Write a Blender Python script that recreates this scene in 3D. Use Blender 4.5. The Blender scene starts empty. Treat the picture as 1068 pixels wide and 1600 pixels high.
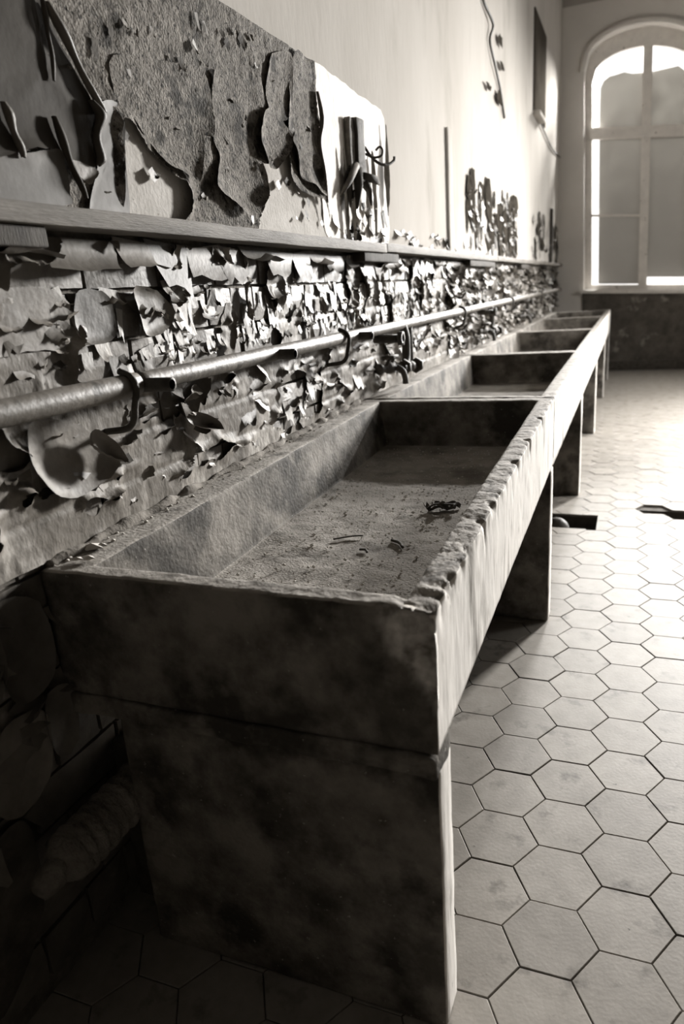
import bpy, math, random
import numpy as np
from mathutils import Vector, Matrix

random.seed(7)
rng = np.random.default_rng(7)
SC = bpy.context.scene
COL = SC.collection

# ------------------------------------------------------------------ camera
H = 1.30
F_PX, YAW, PITCH, ROLL = 1097.788, -0.3962, -0.3002, -0.0715
fwd = np.array([math.sin(YAW) * math.cos(PITCH), math.cos(YAW) * math.cos(PITCH), math.sin(PITCH)])
rgt = np.array([math.cos(YAW), -math.sin(YAW), 0.0])
upv = np.cross(rgt, fwd)
RC = rgt * math.cos(ROLL) + upv * math.sin(ROLL)
UC = -rgt * math.sin(ROLL) + upv * math.cos(ROLL)
cam_d = bpy.data.cameras.new('camera')
cam = bpy.data.objects.new('camera', cam_d)
COL.objects.link(cam)
m = Matrix.Identity(4)
for i in range(3):
    m[i][0], m[i][1], m[i][2] = RC[i], UC[i], -fwd[i]
m[2][3] = H
cam.matrix_world = m
cam_d.sensor_fit = 'HORIZONTAL'
cam_d.sensor_width = 36
cam_d.lens = 36 * F_PX / 1068
cam_d.clip_start = 0.02
cam_d.dof.use_dof = True
cam_d.dof.focus_distance = 1.75
cam_d.dof.aperture_fstop = 4.5
SC.camera = cam


def pj(p):
    d = np.asarray(p, float) - np.array([0, 0, H])
    w = d @ fwd
    return np.stack([534 + F_PX * (d @ RC) / w, 800 - F_PX * (d @ UC) / w, w], -1)


# ------------------------------------------------------------------ world, lights, exposure
world = bpy.data.worlds.new('world')
SC.world = world
world.use_nodes = True
bg = world.node_tree.nodes['Background']
bg.inputs[0].default_value = (1.0, 0.98, 0.96, 1)
bg.inputs[1].default_value = 1.6
SC.view_settings.view_transform = 'Standard'
SC.view_settings.look = 'None'
SC.view_settings.exposure = 0.15
SC.view_settings.gamma = 1.0
SC.view_settings.use_curve_mapping = False
SC.cycles.use_denoising = True
SC.cycles.max_bounces = 6
SC.cycles.diffuse_bounces = 4
SC.cycles.sample_clamp_indirect = 8


def area(name, loc, target, sx, sy, power, spread=180):
    l = bpy.data.lights.new(name, 'AREA')
    l.shape = 'RECTANGLE'
    l.size, l.size_y = sx, sy
    l.energy = power
    l.color = (1.0, 0.98, 0.95)
    l.spread = math.radians(spread)
    o = bpy.data.objects.new(name, l)
    COL.objects.link(o)
    o.location = loc
    o.rotation_euler = (Vector(target) - Vector(loc)).to_track_quat('-Z', 'Y').to_euler()
    return o


# daylight entering through the tall windows (far wall and right wall)
area('daylight_far_window_top', (0.10, 13.0, 4.62), (-0.2, 2.0, 0.9), 1.3, 0.6, 1500, 120)
area('daylight_second_far_window', (2.8, 11.6, 2.9), (-0.5, 1.6, 0.6), 0.9, 1.2, 320, 62)
area('daylight_side_window_a', (3.75, 8.3, 2.6), (0.4, 7.6, 0.0), 1.3, 2.6, 90, 85)
area('daylight_side_window_b', (3.75, 5.9, 2.6), (0.4, 6.0, 0.0), 1.3, 2.6, 90, 85)


# ------------------------------------------------------------------ noise
def _hash(i, j, k, s):
    h = (i * 374761393 + j * 668265263 + k * 1440662683 + s * 974634777) & 0xffffffff
    h = ((h ^ (h >> 13)) * 1274126177) & 0xffffffff
    return ((h ^ (h >> 16)) & 0xffff) / 32767.5 - 1.0


def noise(P, s=1.0, seed=0):
    Q = np.asarray(P, float) * s
    I = np.floor(Q).astype(np.int64)
    f = Q - I
    f = f * f * (3 - 2 * f)
    r = 0
    for a in (0, 1):
        for b in (0, 1):
            for c in (0, 1):
                w = (f[..., 0] if a else 1 - f[..., 0]) * (f[..., 1] if b else 1 - f[..., 1]) * (f[..., 2] if c else 1 - f[..., 2])
                r = r + w * _hash(I[..., 0] + a, I[..., 1] + b, I[..., 2] + c, seed)
    return r


def fbm(P, s=1.0, seed=0, o=4):
    r, a = 0, 1.0
    for i in range(o):
        r = r + a * noise(P, s, seed + i)
        s = np.asarray(s) * 2.1
        a *= 0.5
    return r / 1.6


def vnoise(P, s, seed=0, o=2):
    return np.stack([fbm(P, s, seed + 11 * i, o) for i in range(3)], -1)


def sstep(a, b, x):
    t = np.clip((x - a) / (b - a), 0, 1)
    return t * t * (3 - 2 * t)


# ------------------------------------------------------------------ materials
def sep(v):
    """warm grey of a sepia toned print, v = linear brightness"""
    k = min(1.0, max(0.0, v / 0.55)) ** 0.6
    r = 1.12 + (1.03 - 1.12) * k
    g = 0.97 + (0.985 - 0.97) * k
    b = 0.78 + (0.925 - 0.78) * k
    return (v * r, v * g, v * b, 1)


def M(name, lo, hi, scale=6.0, rough=0.8, bump=0.3, bscale=60.0, stretch=(1, 1, 1), stain=None, stain_scale=2.5,
      stain_lo=0.52, stain_hi=0.66, var=0.0, spec=0.3, bdist=0.004, speck=None, detail=9.0, tight=0.18, spalled=False):
    mt = bpy.data.materials.new(name)
    mt.use_nodes = True
    nt = mt.node_tree
    N, L = nt.nodes, nt.links
    bs = N['Principled BSDF']
    geo = N.new('ShaderNodeNewGeometry')
    mp = N.new('ShaderNodeMapping')
    mp.inputs['Scale'].default_value = stretch
    L.new(geo.outputs['Position'], mp.inputs['Vector'])
    n1 = N.new('ShaderNodeTexNoise')
    n1.inputs['Scale'].default_value = scale
    n1.inputs['Detail'].default_value = detail
    n1.inputs['Roughness'].default_value = 0.65
    L.new(mp.outputs[0], n1.inputs['Vector'])
    r1 = N.new('ShaderNodeValToRGB')
    r1.color_ramp.elements[0].position = 0.5 - tight
    r1.color_ramp.elements[1].position = 0.5 + tight
    r1.color_ramp.elements[0].color = sep(lo)
    r1.color_ramp.elements[1].color = sep(hi)
    L.new(n1.outputs['Fac'], r1.inputs['Fac'])
    col = r1.outputs['Color']

    def blend(nscale, p0, p1, v, off):
        nonlocal col
        n = N.new('ShaderNodeTexNoise')
        n.inputs['Scale'].default_value = nscale
        n.inputs['Detail'].default_value = 6
        n.inputs['Roughness'].default_value = 0.6
        m2 = N.new('ShaderNodeMapping')
        m2.inputs['Location'].default_value = (off, off * 0.7, off * 1.3)
        m2.inputs['Scale'].default_value = stretch
        L.new(geo.outputs['Position'], m2.inputs['Vector'])
        L.new(m2.outputs[0], n.inputs['Vector'])
        r = N.new('ShaderNodeMapRange')
        r.inputs['From Min'].default_value = p0
        r.inputs['From Max'].default_value = p1
        L.new(n.outputs['Fac'], r.inputs['Value'])
        mx = N.new('ShaderNodeMix')
        mx.data_type = 'RGBA'
        L.new(r.outputs[0], mx.inputs[0])
        L.new(col, mx.inputs[6])
        mx.inputs[7].default_value = sep(v)
        col = mx.outputs[2]

    if stain is not None:
        blend(stain_scale, stain_lo, stain_hi, stain, 3.7)
    if speck is not None:
        blend(speck[0], speck[1], speck[1] + 0.05, speck[2], 9.1)
    if spalled:
        at_ = N.new('ShaderNodeAttribute')
        at_.attribute_name = 'spall'
        r9 = N.new('ShaderNodeValToRGB')
        r9.color_ramp.elements[0].position, r9.color_ramp.elements[1].position = 0.35, 0.65
        r9.color_ramp.elements[0].color, r9.color_ramp.elements[1].color = sep(0.14), sep(0.62)
        n9 = N.new('ShaderNodeTexNoise')
        n9.inputs['Scale'].default_value = 28
        n9.inputs['Detail'].default_value = 6
        L.new(geo.outputs['Position'], n9.inputs['Vector'])
        L.new(n9.outputs['Fac'], r9.inputs['Fac'])
        mx9 = N.new('ShaderNodeMix')
        mx9.data_type = 'RGBA'
        L.new(at_.outputs['Fac'], mx9.inputs[0])
        L.new(col, mx9.inputs[6])
        L.new(r9.outputs[0], mx9.inputs[7])
        col = mx9.outputs[2]
    if var:
        oi = N.new('ShaderNodeObjectInfo')
        mr = N.new('ShaderNodeMapRange')
        mr.inputs['To Min'].default_value = 1 - var
        mr.inputs['To Max'].default_value = 1 + var
        L.new(oi.outputs['Random'], mr.inputs['Value'])
        hs = N.new('ShaderNodeHueSaturation')
        L.new(mr.outputs[0], hs.inputs['Value'])
        L.new(col, hs.inputs['Color'])
        col = hs.outputs[0]
    L.new(col, bs.inputs['Base Color'])
    bs.inputs['Roughness'].default_value = rough
    bs.inputs['Specular IOR Level'].default_value = spec
    if bump:
        nb = N.new('ShaderNodeTexNoise')
        nb.inputs['Scale'].default_value = bscale
        nb.inputs['Detail'].default_value = 5
        L.new(mp.outputs[0], nb.inputs['Vector'])
        bp = N.new('ShaderNodeBump')
        bp.inputs['Strength'].default_value = bump
        bp.inputs['Distance'].default_value = bdist
        L.new(nb.outputs['Fac'], bp.inputs['Height'])
        L.new(bp.outputs[0], bs.inputs['Normal'])
    return mt


MT = dict(
    plaster=M('upper_wall_plaster', 0.42, 0.52, 1.6, 0.85, 0.25, 40, (1, 1, 0.35), stain=0.34, stain_lo=0.56, stain_hi=0.75, spec=0.0),
    base=M('bare_plaster', 0.40, 0.56, 14, 0.9, 0.4, 90, speck=(120, 0.66, 0.2)),
    dado=M('rough_dado_paint', 0.06, 0.25, 48, 0.85, 1.0, 150, stain=0.03, stain_scale=12, stain_lo=0.54, stain_hi=0.64, speck=(85, 0.575, 0.02), bdist=0.005, spec=0.15),
    dado_smooth=M('smooth_dado_paint', 0.05, 0.085, 6, 0.6, 0.15, 50, var=0.12, spec=0.25),
    dado_dark=M('glossy_dark_paint', 0.035, 0.06, 5, 0.6, 0.2, 50, spec=0.06, speck=(60, 0.69, 0.2)),
    white=M('white_plaster', 0.80, 0.9, 20, 0.85, 0.5, 70, (1, 1, 0.6)),
    dark=M('dark_exposed_layer', 0.02, 0.06, 18, 0.9, 0.6, 80, spec=0.0),
    mortar=M('mortar', 0.10, 0.22, 25, 0.95, 0.6, 120),
    brick=M('painted_brick', 0.09, 0.18, 9, 0.5, 0.35, 70, stain=0.30, stain_scale=9, stain_lo=0.58, stain_hi=0.68, var=0.25, spec=0.25),
    coat=M('peeling_wall_paint', 0.10, 0.22, 10, 0.55, 0.5, 80, (1, 1, 0.6), stain=0.40, stain_scale=7, stain_lo=0.52, stain_hi=0.64, spec=0.12),
    fl_grey=M('grey_paint_flake', 0.08, 0.16, 10, 0.55, 0.3, 60, var=0.35, spec=0.3),
    fl_pale=M('pale_paint_flake', 0.24, 0.46, 14, 0.55, 0.4, 90, (1, 1, 0.4), var=0.3, spec=0.35),
    fl_dark=M('dark_paint_flake', 0.04, 0.10, 14, 0.6, 0.4, 90, var=0.4, spec=0.05),
    concrete=M('dirty_concrete', 0.075, 0.20, 8, 0.85, 0.6, 90, stain=0.035, stain_scale=6, stain_lo=0.47, stain_hi=0.62, speck=(95, 0.67, 0.34), tight=0.13, spalled=True),
    pale=M('lit_front_concrete', 0.62, 0.82, 4, 0.8, 0.4, 60, (1, 1, 0.22), stain=0.14, stain_scale=11, stain_lo=0.53, stain_hi=0.70, spec=0.1, speck=(40, 0.66, 0.2)),  # brightness of the side-lit front faces put into the colour, with streaky stains
    worn_lit=M('worn_lit_concrete_rim', 0.17, 0.32, 12, 0.85, 0.6, 110, stain=0.09, stain_scale=22, stain_lo=0.52, stain_hi=0.66, speck=(95, 0.68, 0.4)),  # rim wear, with the window light on the tops also put into the colour
    silt=M('silt_covered_concrete', 0.16, 0.28, 9, 0.95, 0.9, 160, stain=0.09, stain_scale=5, stain_lo=0.5, stain_hi=0.68, speck=(130, 0.67, 0.4), bdist=0.003),
    tile=M('cement_tile', 0.19, 0.26, 12, 0.55, 0.12, 120, stain=0.08, stain_scale=11, stain_lo=0.575, stain_hi=0.74, var=0.10, spec=0.15, speck=(30, 0.70, 0.05)),
    grout=M('grout_and_dirt', 0.04, 0.09, 20, 0.95, 0.5, 100),
    wood=M('weathered_wood', 0.08, 0.19, 5, 0.75, 0.6, 60, (6, 0.6, 6), stain=0.06, stain_scale=3, stain_lo=0.6, stain_hi=0.75),
    darkwood=M('dark_wood', 0.03, 0.07, 6, 0.8, 0.5, 60, (6, 6, 1)),
    pipe=M('painted_pipe', 0.09, 0.16, 9, 0.5, 0.4, 70, stain=0.05, stain_scale=18, stain_lo=0.55, stain_hi=0.66, spec=0.4),
    iron=M('rusty_iron', 0.025, 0.07, 20, 0.6, 0.6, 100),
    crust=M('crusted_pipe', 0.10, 0.22, 16, 0.95, 0.9, 90, bdist=0.01),
    farwall=M('far_wall_plaster', 0.58, 0.66, 1.5, 0.85, 0.25, 40),
    fardark=M('far_dado_paint', 0.05, 0.13, 5, 0.85, 0.4, 40, stain=0.24, stain_scale=6, stain_lo=0.6, stain_hi=0.7),
    frame=M('old_window_paint', 0.6, 0.72, 8, 0.6, 0.3, 60, speck=(16, 0.66, 0.15)),
    ceil=M('ceiling_plaster', 0.3, 0.4, 2, 0.9, 0.2, 30),
    room=M('room_wall_paint', 0.05, 0.09, 2, 0.9, 0.2, 30, spec=0.0),
    leaf=M('dry_leaf', 0.03, 0.09, 40, 0.8, 0.4, 100),
)


def pane_material():
    mt = bpy.data.materials.new('dusty_pane')
    mt.use_nodes = True
    nt = mt.node_tree
    N, L = nt.nodes, nt.links
    N.remove(N['Principled BSDF'])
    geo = N.new('ShaderNodeNewGeometry')
    n1 = N.new('ShaderNodeTexNoise')
    n1.inputs['Scale'].default_value = 5
    n1.inputs['Detail'].default_value = 8
    L.new(geo.outputs['Position'], n1.inputs['Vector'])
    r = N.new('ShaderNodeValToRGB')
    r.color_ramp.elements[0].position, r.color_ramp.elements[1].position = 0.3, 0.7
    r.color_ramp.elements[0].color, r.color_ramp.elements[1].color = (0.042, 0.041, 0.039, 1), (0.062, 0.061, 0.058, 1)
    L.new(n1.outputs['Fac'], r.inputs['Fac'])
    t = N.new('ShaderNodeBsdfTranslucent')
    L.new(r.outputs[0], t.inputs['Color'])
    d = N.new('ShaderNodeBsdfDiffuse')
    d.inputs['Color'].default_value = (0.40, 0.39, 0.37, 1)
    ad = N.new('ShaderNodeAddShader')
    L.new(t.outputs[0], ad.inputs[0])
    L.new(d.outputs[0], ad.inputs[1])
    L.new(ad.outputs[0], N['Material Output'].inputs['Surface'])
    return mt


MT['pane'] = pane_material()


# ------------------------------------------------------------------ object helpers
def mesh(name, V, F, mats, midx=None, smooth=True):
    me = bpy.data.meshes.new(name)
    me.from_pydata([tuple(v) for v in np.asarray(V, float).tolist()], [], [tuple(f) for f in F])
    for k in (mats if isinstance(mats, (list, tuple)) else [mats]):
        me.materials.append(MT[k])
    if midx is not None:
        me.polygons.foreach_set('material_index', np.asarray(midx, dtype=np.int32))
    if smooth:
        me.polygons.foreach_set('use_smooth', np.ones(len(me.polygons), dtype=bool))
    me.update()
    return me


def link(name, me, parent=None, loc=None):
    o = bpy.data.objects.new(name, me)
    COL.objects.link(o)
    if parent is not None:
        o.parent = parent
    if loc is not None:
        o.location = loc
    return o


def tag(o, label, cat=None, group=None, kind=None):
    o['label'] = label
    if cat:
        o['category'] = cat
    if group:
        o['group'] = group
    if kind:
        o['kind'] = kind
    return o


def empty(name, loc=(0, 0, 0)):
    o = bpy.data.objects.new(name, None)
    o.empty_display_size = 0.1
    COL.objects.link(o)
    o.location = loc
    return o


def part(name, VF, mats, parent, midx=None, smooth=True):
    """world-space mesh under a parent whose only transform is a location"""
    V, F = VF[0], VF[1]
    off = np.array(parent.location) if parent is not None else np.zeros(3)
    pp = parent
    while pp is not None and pp.parent is not None:
        pp = pp.parent
        off = off + np.array(pp.location)
    return link(name, mesh(name, np.asarray(V, float) - off, F, mats, midx, smooth), parent)


def ax(lo, hi, step, r):
    if r <= 0:
        return np.linspace(lo, hi, max(2, int(round((hi - lo) / step)) + 1))
    n = max(2, int(round((hi - lo - 2 * r) / step)) + 1)
    return np.concatenate([[lo, lo + r * 0.35], np.linspace(lo + r, hi - r, n), [hi - r * 0.35, hi]])


def rbox(lo, hi, step=0.05, r=0.006, amp=0.0, nscale=12, seed=0):
    """rounded, slightly uneven box; returns V, F, side (0..5: -x +x -y +y -z +z)"""
    lo, hi = np.array(lo, float), np.array(hi, float)
    r = min(r, 0.45 * float((hi - lo).min()))
    A = [ax(lo[i], hi[i], step, r) for i in range(3)]
    V, F, S, base = [], [], [], 0
    for axis_i in range(3):
        u, v = [(1, 2), (2, 0), (0, 1)][axis_i]
        for sgn in (0, 1):
            U, W = np.meshgrid(A[u], A[v], indexing='ij')
            P = np.zeros(U.shape + (3,))
            P[..., u], P[..., v], P[..., axis_i] = U, W, (hi if sgn else lo)[axis_i]
            nu, nv = U.shape
            idx = base + np.arange(nu * nv).reshape(nu, nv)
            a, b, c, d = idx[:-1, :-1].ravel(), idx[1:, :-1].ravel(), idx[1:, 1:].ravel(), idx[:-1, 1:].ravel()
            q = np.stack([a, b, c, d] if sgn else [a, d, c, b], -1)
            V.append(P.reshape(-1, 3))
            F.append(q)
            S += [axis_i * 2 + sgn] * len(q)
            base += nu * nv
    V, F = np.concatenate(V), np.concatenate(F)
    key, inv = np.unique(np.round(V, 5), axis=0, return_inverse=True)
    F = inv.reshape(-1)[F]
    V = key.copy()
    if r > 0:
        C = np.clip(V, lo + r, hi - r)
        d = V - C
        n = np.linalg.norm(d, axis=1, keepdims=True)
        V = np.where(n > 1e-9, C + d / np.maximum(n, 1e-9) * r, V)
    if amp:
        V = V + amp * vnoise(V, nscale, seed)
    return V, F.tolist(), S


def tube(path, rad, n=12, cap=True, wob=0.0, seed=0):
    P = np.array(path, float)
    k = len(P)
    R = np.full(k, rad, float) if np.isscalar(rad) else np.array(rad, float)
    T = np.gradient(P, axis=0)
    T /= np.linalg.norm(T, axis=1, keepdims=True) + 1e-12
    ref = np.array([0, 0, 1.0]) if abs(T[0][2]) < 0.9 else np.array([1.0, 0, 0])
    V = []
    x = np.cross(T[0], ref)
    for i in range(k):
        x = x - T[i] * (x @ T[i])
        x /= np.linalg.norm(x)
        y = np.cross(T[i], x)
        for j in range(n):
            a = 2 * math.pi * j / n
            V.append(P[i] + R[i] * (math.cos(a) * x + math.sin(a) * y))
    V = np.array(V)
    if wob:
        V = V + wob * vnoise(V, 30, seed)
    F = []
    for i in range(k - 1):
        for j in range(n):
            a, b = i * n + j, i * n + (j + 1) % n
            F.append((a, b, b + n, a + n))
    if cap:
        F.append(tuple(range(n))[::-1])
        F.append(tuple(range((k - 1) * n, k * n)))
    return V, F


def join(*parts):
    V, F, b = [], [], 0
    for p in parts:
        V.append(np.asarray(p[0], float))
        F += [tuple(int(i) + b for i in f) for f in p[1]]
        b += len(p[0])
    return np.concatenate(V), F


def bez(pts, n=8):
    """Catmull-Rom through points"""
    P = np.array(pts, float)
    Q = np.vstack([2 * P[0] - P[1], P, 2 * P[-1] - P[-2]])
    out = []
    for i in range(1, len(Q) - 2):
        for t in np.linspace(0, 1, n, endpoint=False):
            a, b, c, d = Q[i - 1], Q[i], Q[i + 1], Q[i + 2]
            out.append(0.5 * (2 * b + (c - a) * t + (2 * a - 5 * b + 4 * c - d) * t * t + (3 * b - a - 3 * c + d) * t ** 3))
    out.append(P[-1])
    return np.array(out)


# ================================================================== THE ROOM
WX = -1.0          # face of the long wall
YF = 10.85         # face of the far wall
ZC = 4.80          # ceiling
XR = 3.4           # right wall
YB = -2.6          # wall behind

# ---- long wall: plaster above, brick core below the shelf
a = rbox((-1.3, YB, 1.455), (WX, YF + 0.3, ZC), 0.35, 0)
b = rbox((-1.3, YB, -0.2), (WX - 0.016, YF + 0.3, 1.455), 0.6, 0)
VF = join(a, b)
wall_left = link('wall_left', mesh('wall_left', VF[0], VF[1], ['plaster', 'mortar'], [0] * len(a[1]) + [1] * len(b[1]), False))
tag(wall_left, 'long plaster and brick wall with peeling paint behind the troughs', kind='structure')

# ---- other walls, ceiling
wr = []
wins = [(5.2, 6.6), (7.6, 9.0)]
ys = [YB] + [v for w in wins for v in w] + [YF + 0.3]
for i in range(0, len(ys), 2):
    wr.append(rbox((XR, ys[i], -0.2), (XR + 0.3, ys[i + 1], ZC), 1.0, 0))
for w in wins:
    wr.append(rbox((XR, w[0], -0.2), (XR + 0.3, w[1], 1.1), 1.0, 0))
    wr.append(rbox((XR, w[0], 4.0), (XR + 0.3, w[1], ZC), 1.0, 0))
VF = join(*wr)
tag(link('wall_right', mesh('wall_right', VF[0], VF[1], 'room', None, False)), 'plain side wall with window openings opposite the troughs', kind='structure')
VF = rbox((-1.3, YB - 0.3, -0.2), (XR + 0.3, YB, ZC), 1.0, 0)
tag(link('wall_near', mesh('wall_near', VF[0], VF[1], 'room', None, False)), 'plain wall behind the viewpoint', kind='structure')
VF = rbox((-1.3, YB - 0.3, ZC), (XR + 0.3, YF + 0.4, ZC + 0.2), 1.0, 0)
ceiling = tag(link('ceiling', mesh('ceiling', VF[0], VF[1], 'ceil', None, False)), 'pale plaster ceiling', kind='structure')
cv = []
for k in range(7):
    t = k / 6 * math.pi / 2
    cv.append((YF - 0.22 * (1 - math.sin(t)), ZC - 0.22 * (1 - math.cos(t))))
V = [(x, y, z) for x in (-1.0, XR) for (y, z) in cv]
F = [(k, k + 1, k + 8, k + 7) for k in range(6)]
part('cove', (V, F), 'ceil', ceiling)

# ---- far wall with a tall arched window; everything there hangs a little out of square
UC0 = 0.10           # window centre
HW = 0.74            # half width of the opening at the wall face
SPR = 3.74           # spring line
RISE = 0.50


def skew(x, y, z):
    s = min(0.03 + 0.032 * max(z, 0), 0.10)
    w = 1.0 if abs(x - UC0) < 0.9 else max(0.0, 1 - (abs(x - UC0) - 0.9) / 0.5)
    return (x - 0.030 * (z - 1.2) * w, y, z - s * (x - UC0) * w if z > 0.2 else z)


def archz(u, hw, spr, rise):
    t = max(-1.0, min(1.0, u / hw))
    return spr + rise * math.sqrt(max(0.0, 1 - t * t)) ** 0.9


def far_poly(name, pts, y0, y1, mat, parent, sk=True):
    """extruded polygon in the far wall plane"""
    n = len(pts)
    V = [(p[0], y0, p[1]) for p in pts] + [(p[0], y1, p[1]) for p in pts]
    F = [tuple(range(n)), tuple(range(2 * n - 1, n - 1, -1))] + [(i, i + n, (i + 1) % n + n, (i + 1) % n) for i in range(n)]
    if sk:
        V = [skew(*v) for v in V]
    return part(name, (V, F), mat, parent, None, False)


def strip_wall(name, y0, y1):
    """wall slab with the arched opening and the square second opening"""
    us = np.linspace(UC0 - HW, UC0 + HW, 29)
    quads = []
    zs = [-0.2, 0.0, 0.55, 1.06]
    zs2 = np.linspace(1.06, SPR, 10).tolist()
    xl = [-1.3, -1.0, -0.8, UC0 - HW]
    xr = [UC0 + HW, 1.0, 1.2, 1.5]

    def q(x0, x1, z00, z01, z10, z11):
        quads.append([(x0, z00), (x1, z01), (x1, z11), (x0, z10)])
    zall = zs + zs2[1:]
    for X in (xl, xr):
        for i in range(3):
            for j in range(len(zall) - 1):
                q(X[i], X[i + 1], zall[j], zall[j], zall[j + 1], zall[j + 1])
            q(X[i], X[i + 1], SPR, SPR, ZC, ZC)
    for i in range(28):
        for j in range(3):
            q(us[i], us[i + 1], zs[j], zs[j], zs[j + 1], zs[j + 1])
        za, zb = archz(us[i] - UC0, HW, SPR, RISE), archz(us[i + 1] - UC0, HW, SPR, RISE)
        q(us[i], us[i + 1], za, zb, ZC, ZC)
    q(1.5, 2.15, -0.2, -0.2, ZC, ZC)
    q(2.15, 3.32, -0.2, -0.2, 1.1, 1.1)
    q(2.15, 3.32, 4.1, 4.1, ZC, ZC)
    q(3.32, XR + 0.3, -0.2, -0.2, ZC, ZC)
    V, F = [], []
    for qd in quads:
        b = len(V)
        for (x, z) in qd:
            zz = z
            V.append(skew(x, y0, zz) if z < ZC - 0.01 else (x, y0, z))
        for (x, z) in qd:
            V.append(skew(x, y1, z) if z < ZC - 0.01 else (x, y1, z))
        F += [(b, b + 1, b + 2, b + 3), (b + 7, b + 6, b + 5, b + 4), (b, b + 4, b + 5, b + 1), (b + 1, b + 5, b + 6, b + 2), (b + 2, b + 6, b + 7, b + 3), (b + 3, b + 7, b + 4, b)]
    return V, F


VF = strip_wall('wall_far', YF, YF + 0.34)
wall_far = tag(link('wall_far', mesh('wall_far', VF[0], VF[1], 'farwall', None, False)), 'grey far end wall around the tall arched window', kind='structure')
# dark painted dado below the sill, thin coat with its own edge
V, F = [], []
xs = np.linspace(UC0 - HW - 0.02, XR, 40)
zz = np.linspace(0.12, 1.06, 12)
for i, x in enumerate(xs):
    for j, z in enumerate(zz):
        s = skew(x, 0, z)
        V.append((s[0], YF - 0.012 - 0.004 * random.random(), min(s[2], 1.09)))
for i in range(39):
    for j in range(11):
        F.append((i * 12 + j, (i + 1) * 12 + j, (i + 1) * 12 + j + 1, i * 12 + j + 1))
part('dado_coat', (V, F), 'fardark', wall_far)
VF = rbox((-1.0, YF - 0.045, 0.0), (XR, YF - 0.0, 0.13), 0.2, 0.01, 0.004)
tag(link('baseboard_far', mesh('baseboard_far', VF[0], VF[1], 'grout')), 'dark baseboard along the foot of the far wall', kind='structure')
# raised plaster band round the arch
us = np.linspace(-1, 1, 33)
V, F = [], []
for k, t in enumerate(us):
    for (hw, ri, y) in ((HW, RISE, YF + 0.002), (HW, RISE, YF - 0.03), (HW + 0.07, RISE + 0.07, YF - 0.03), (HW + 0.07, RISE + 0.07, YF + 0.002)):
        V.append(skew(UC0 + t * hw, y, archz(t * hw, hw, SPR, ri)))
for k in range(32):
    for j in range(3):
        F.append((k * 4 + j, k * 4 + j + 1, (k + 1) * 4 + j + 1, (k + 1) * 4 + j))
part('arch_band', (V, F), 'farwall', wall_far)

# the window itself
window = empty('window_1', (UC0, YF + 0.25, 1.06))
tag(window, 'tall arched window with broken dusty panes in the far wall', kind='structure')
YW = YF + 0.20
GW = 0.645      # half width of glazing
GTOP, GSPR, GR = 4.05, 3.66, 0.38
fo = [(UC0 - HW - 0.02, 1.06)] + [(UC0 + t * (HW + 0.02), archz(t, 1, SPR, RISE + 0.02)) for t in np.linspace(-1, 1, 25)] + [(UC0 + HW + 0.02, 1.06)]
fi = [(UC0 - GW, 1.14)] + [(UC0 + t * GW, archz(t, 1, GSPR, GR)) for t in np.linspace(-1, 1, 25)] + [(UC0 + GW, 1.14)]
V, F = [], []
n = len(fo)
for y in (YW, YW + 0.07):
    V += [skew(p[0], y, p[1]) for p in fo] + [skew(p[0], y, p[1]) for p in fi]
for i in range(n):
    j = (i + 1) % n
    F += [(i, j, n + j, n + i), (2 * n + i, 3 * n + i, 3 * n + j, 2 * n + j), (n + i, n + j, 3 * n + j, 3 * n + i), (i, 2 * n + i, 2 * n + j, j)]
part('window_frame', (V, F), 'frame', window, None, False)
MU = UC0 + 0.02
far_poly('mullion', [(MU - 0.055, 1.12), (MU + 0.055, 1.12), (MU + 0.055, 4.05), (MU - 0.055, 4.05)], YW - 0.02, YW + 0.06, 'frame', window)
far_poly('transom', [(UC0 - 0.68, 2.98), (UC0 + 0.68, 2.98), (UC0 + 0.68, 3.12), (UC0 - 0.68, 3.12)], YW - 0.03, YW + 0.06, 'frame', window)
far_poly('glazing_bar', [(UC0 - 0.66, 2.02), (MU - 0.05, 2.02), (MU - 0.05, 2.05), (UC0 - 0.66, 2.05)], YW + 0.0, YW + 0.04, 'frame', window)
far_poly('sill', [(UC0 - HW - 0.06, 1.03), (UC0 + HW + 0.06, 1.03), (UC0 + HW + 0.06, 1.075), (UC0 - HW - 0.06, 1.075)], YF - 0.05, YF + 0.26, 'frame', window)
LX = UC0 - GW + 0.085
panes = [
    [(LX, 1.15), (MU - 0.045, 1.15), (MU - 0.045, 3.0), (LX, 3.0)],
    [(MU + 0.045, 1.24), (UC0 + GW, 1.24), (UC0 + GW, 3.0), (MU + 0.045, 3.0)],
    [(LX, 3.09), (MU - 0.045, 3.09), (MU - 0.045, 3.75), (MU - 0.18, 3.745), (MU - 0.28, 3.77), (MU - 0.40, 3.74), (LX + 0.12, 3.73), (LX + 0.05, 3.68), (LX + 0.01, 3.60)],
    [(MU + 0.045, 3.09), (UC0 + GW, 3.09), (UC0 + GW, 3.62), (MU + 0.44, 3.74), (MU + 0.36, 3.80), (MU + 0.045, 3.75)],
]
for p in panes:
    far_poly('pane', p, YW + 0.035, YW + 0.042, 'pane', window)
# plain frame in the second far opening, outside the picture
w2 = tag(empty('window_2', (2.73, YF + 0.2, 1.1)), 'open second window of the far wall', kind='structure')
for (x0, x1, z0, z1) in ((2.15, 2.22, 1.1, 4.1), (3.25, 3.32, 1.1, 4.1), (2.15, 3.32, 1.1, 1.17), (2.15, 3.32, 4.03, 4.1)):
    part('window_frame', rbox((x0, YF + 0.2, z0), (x1, YF + 0.27, z1), 0.5, 0), 'frame', w2, None, False)

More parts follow.
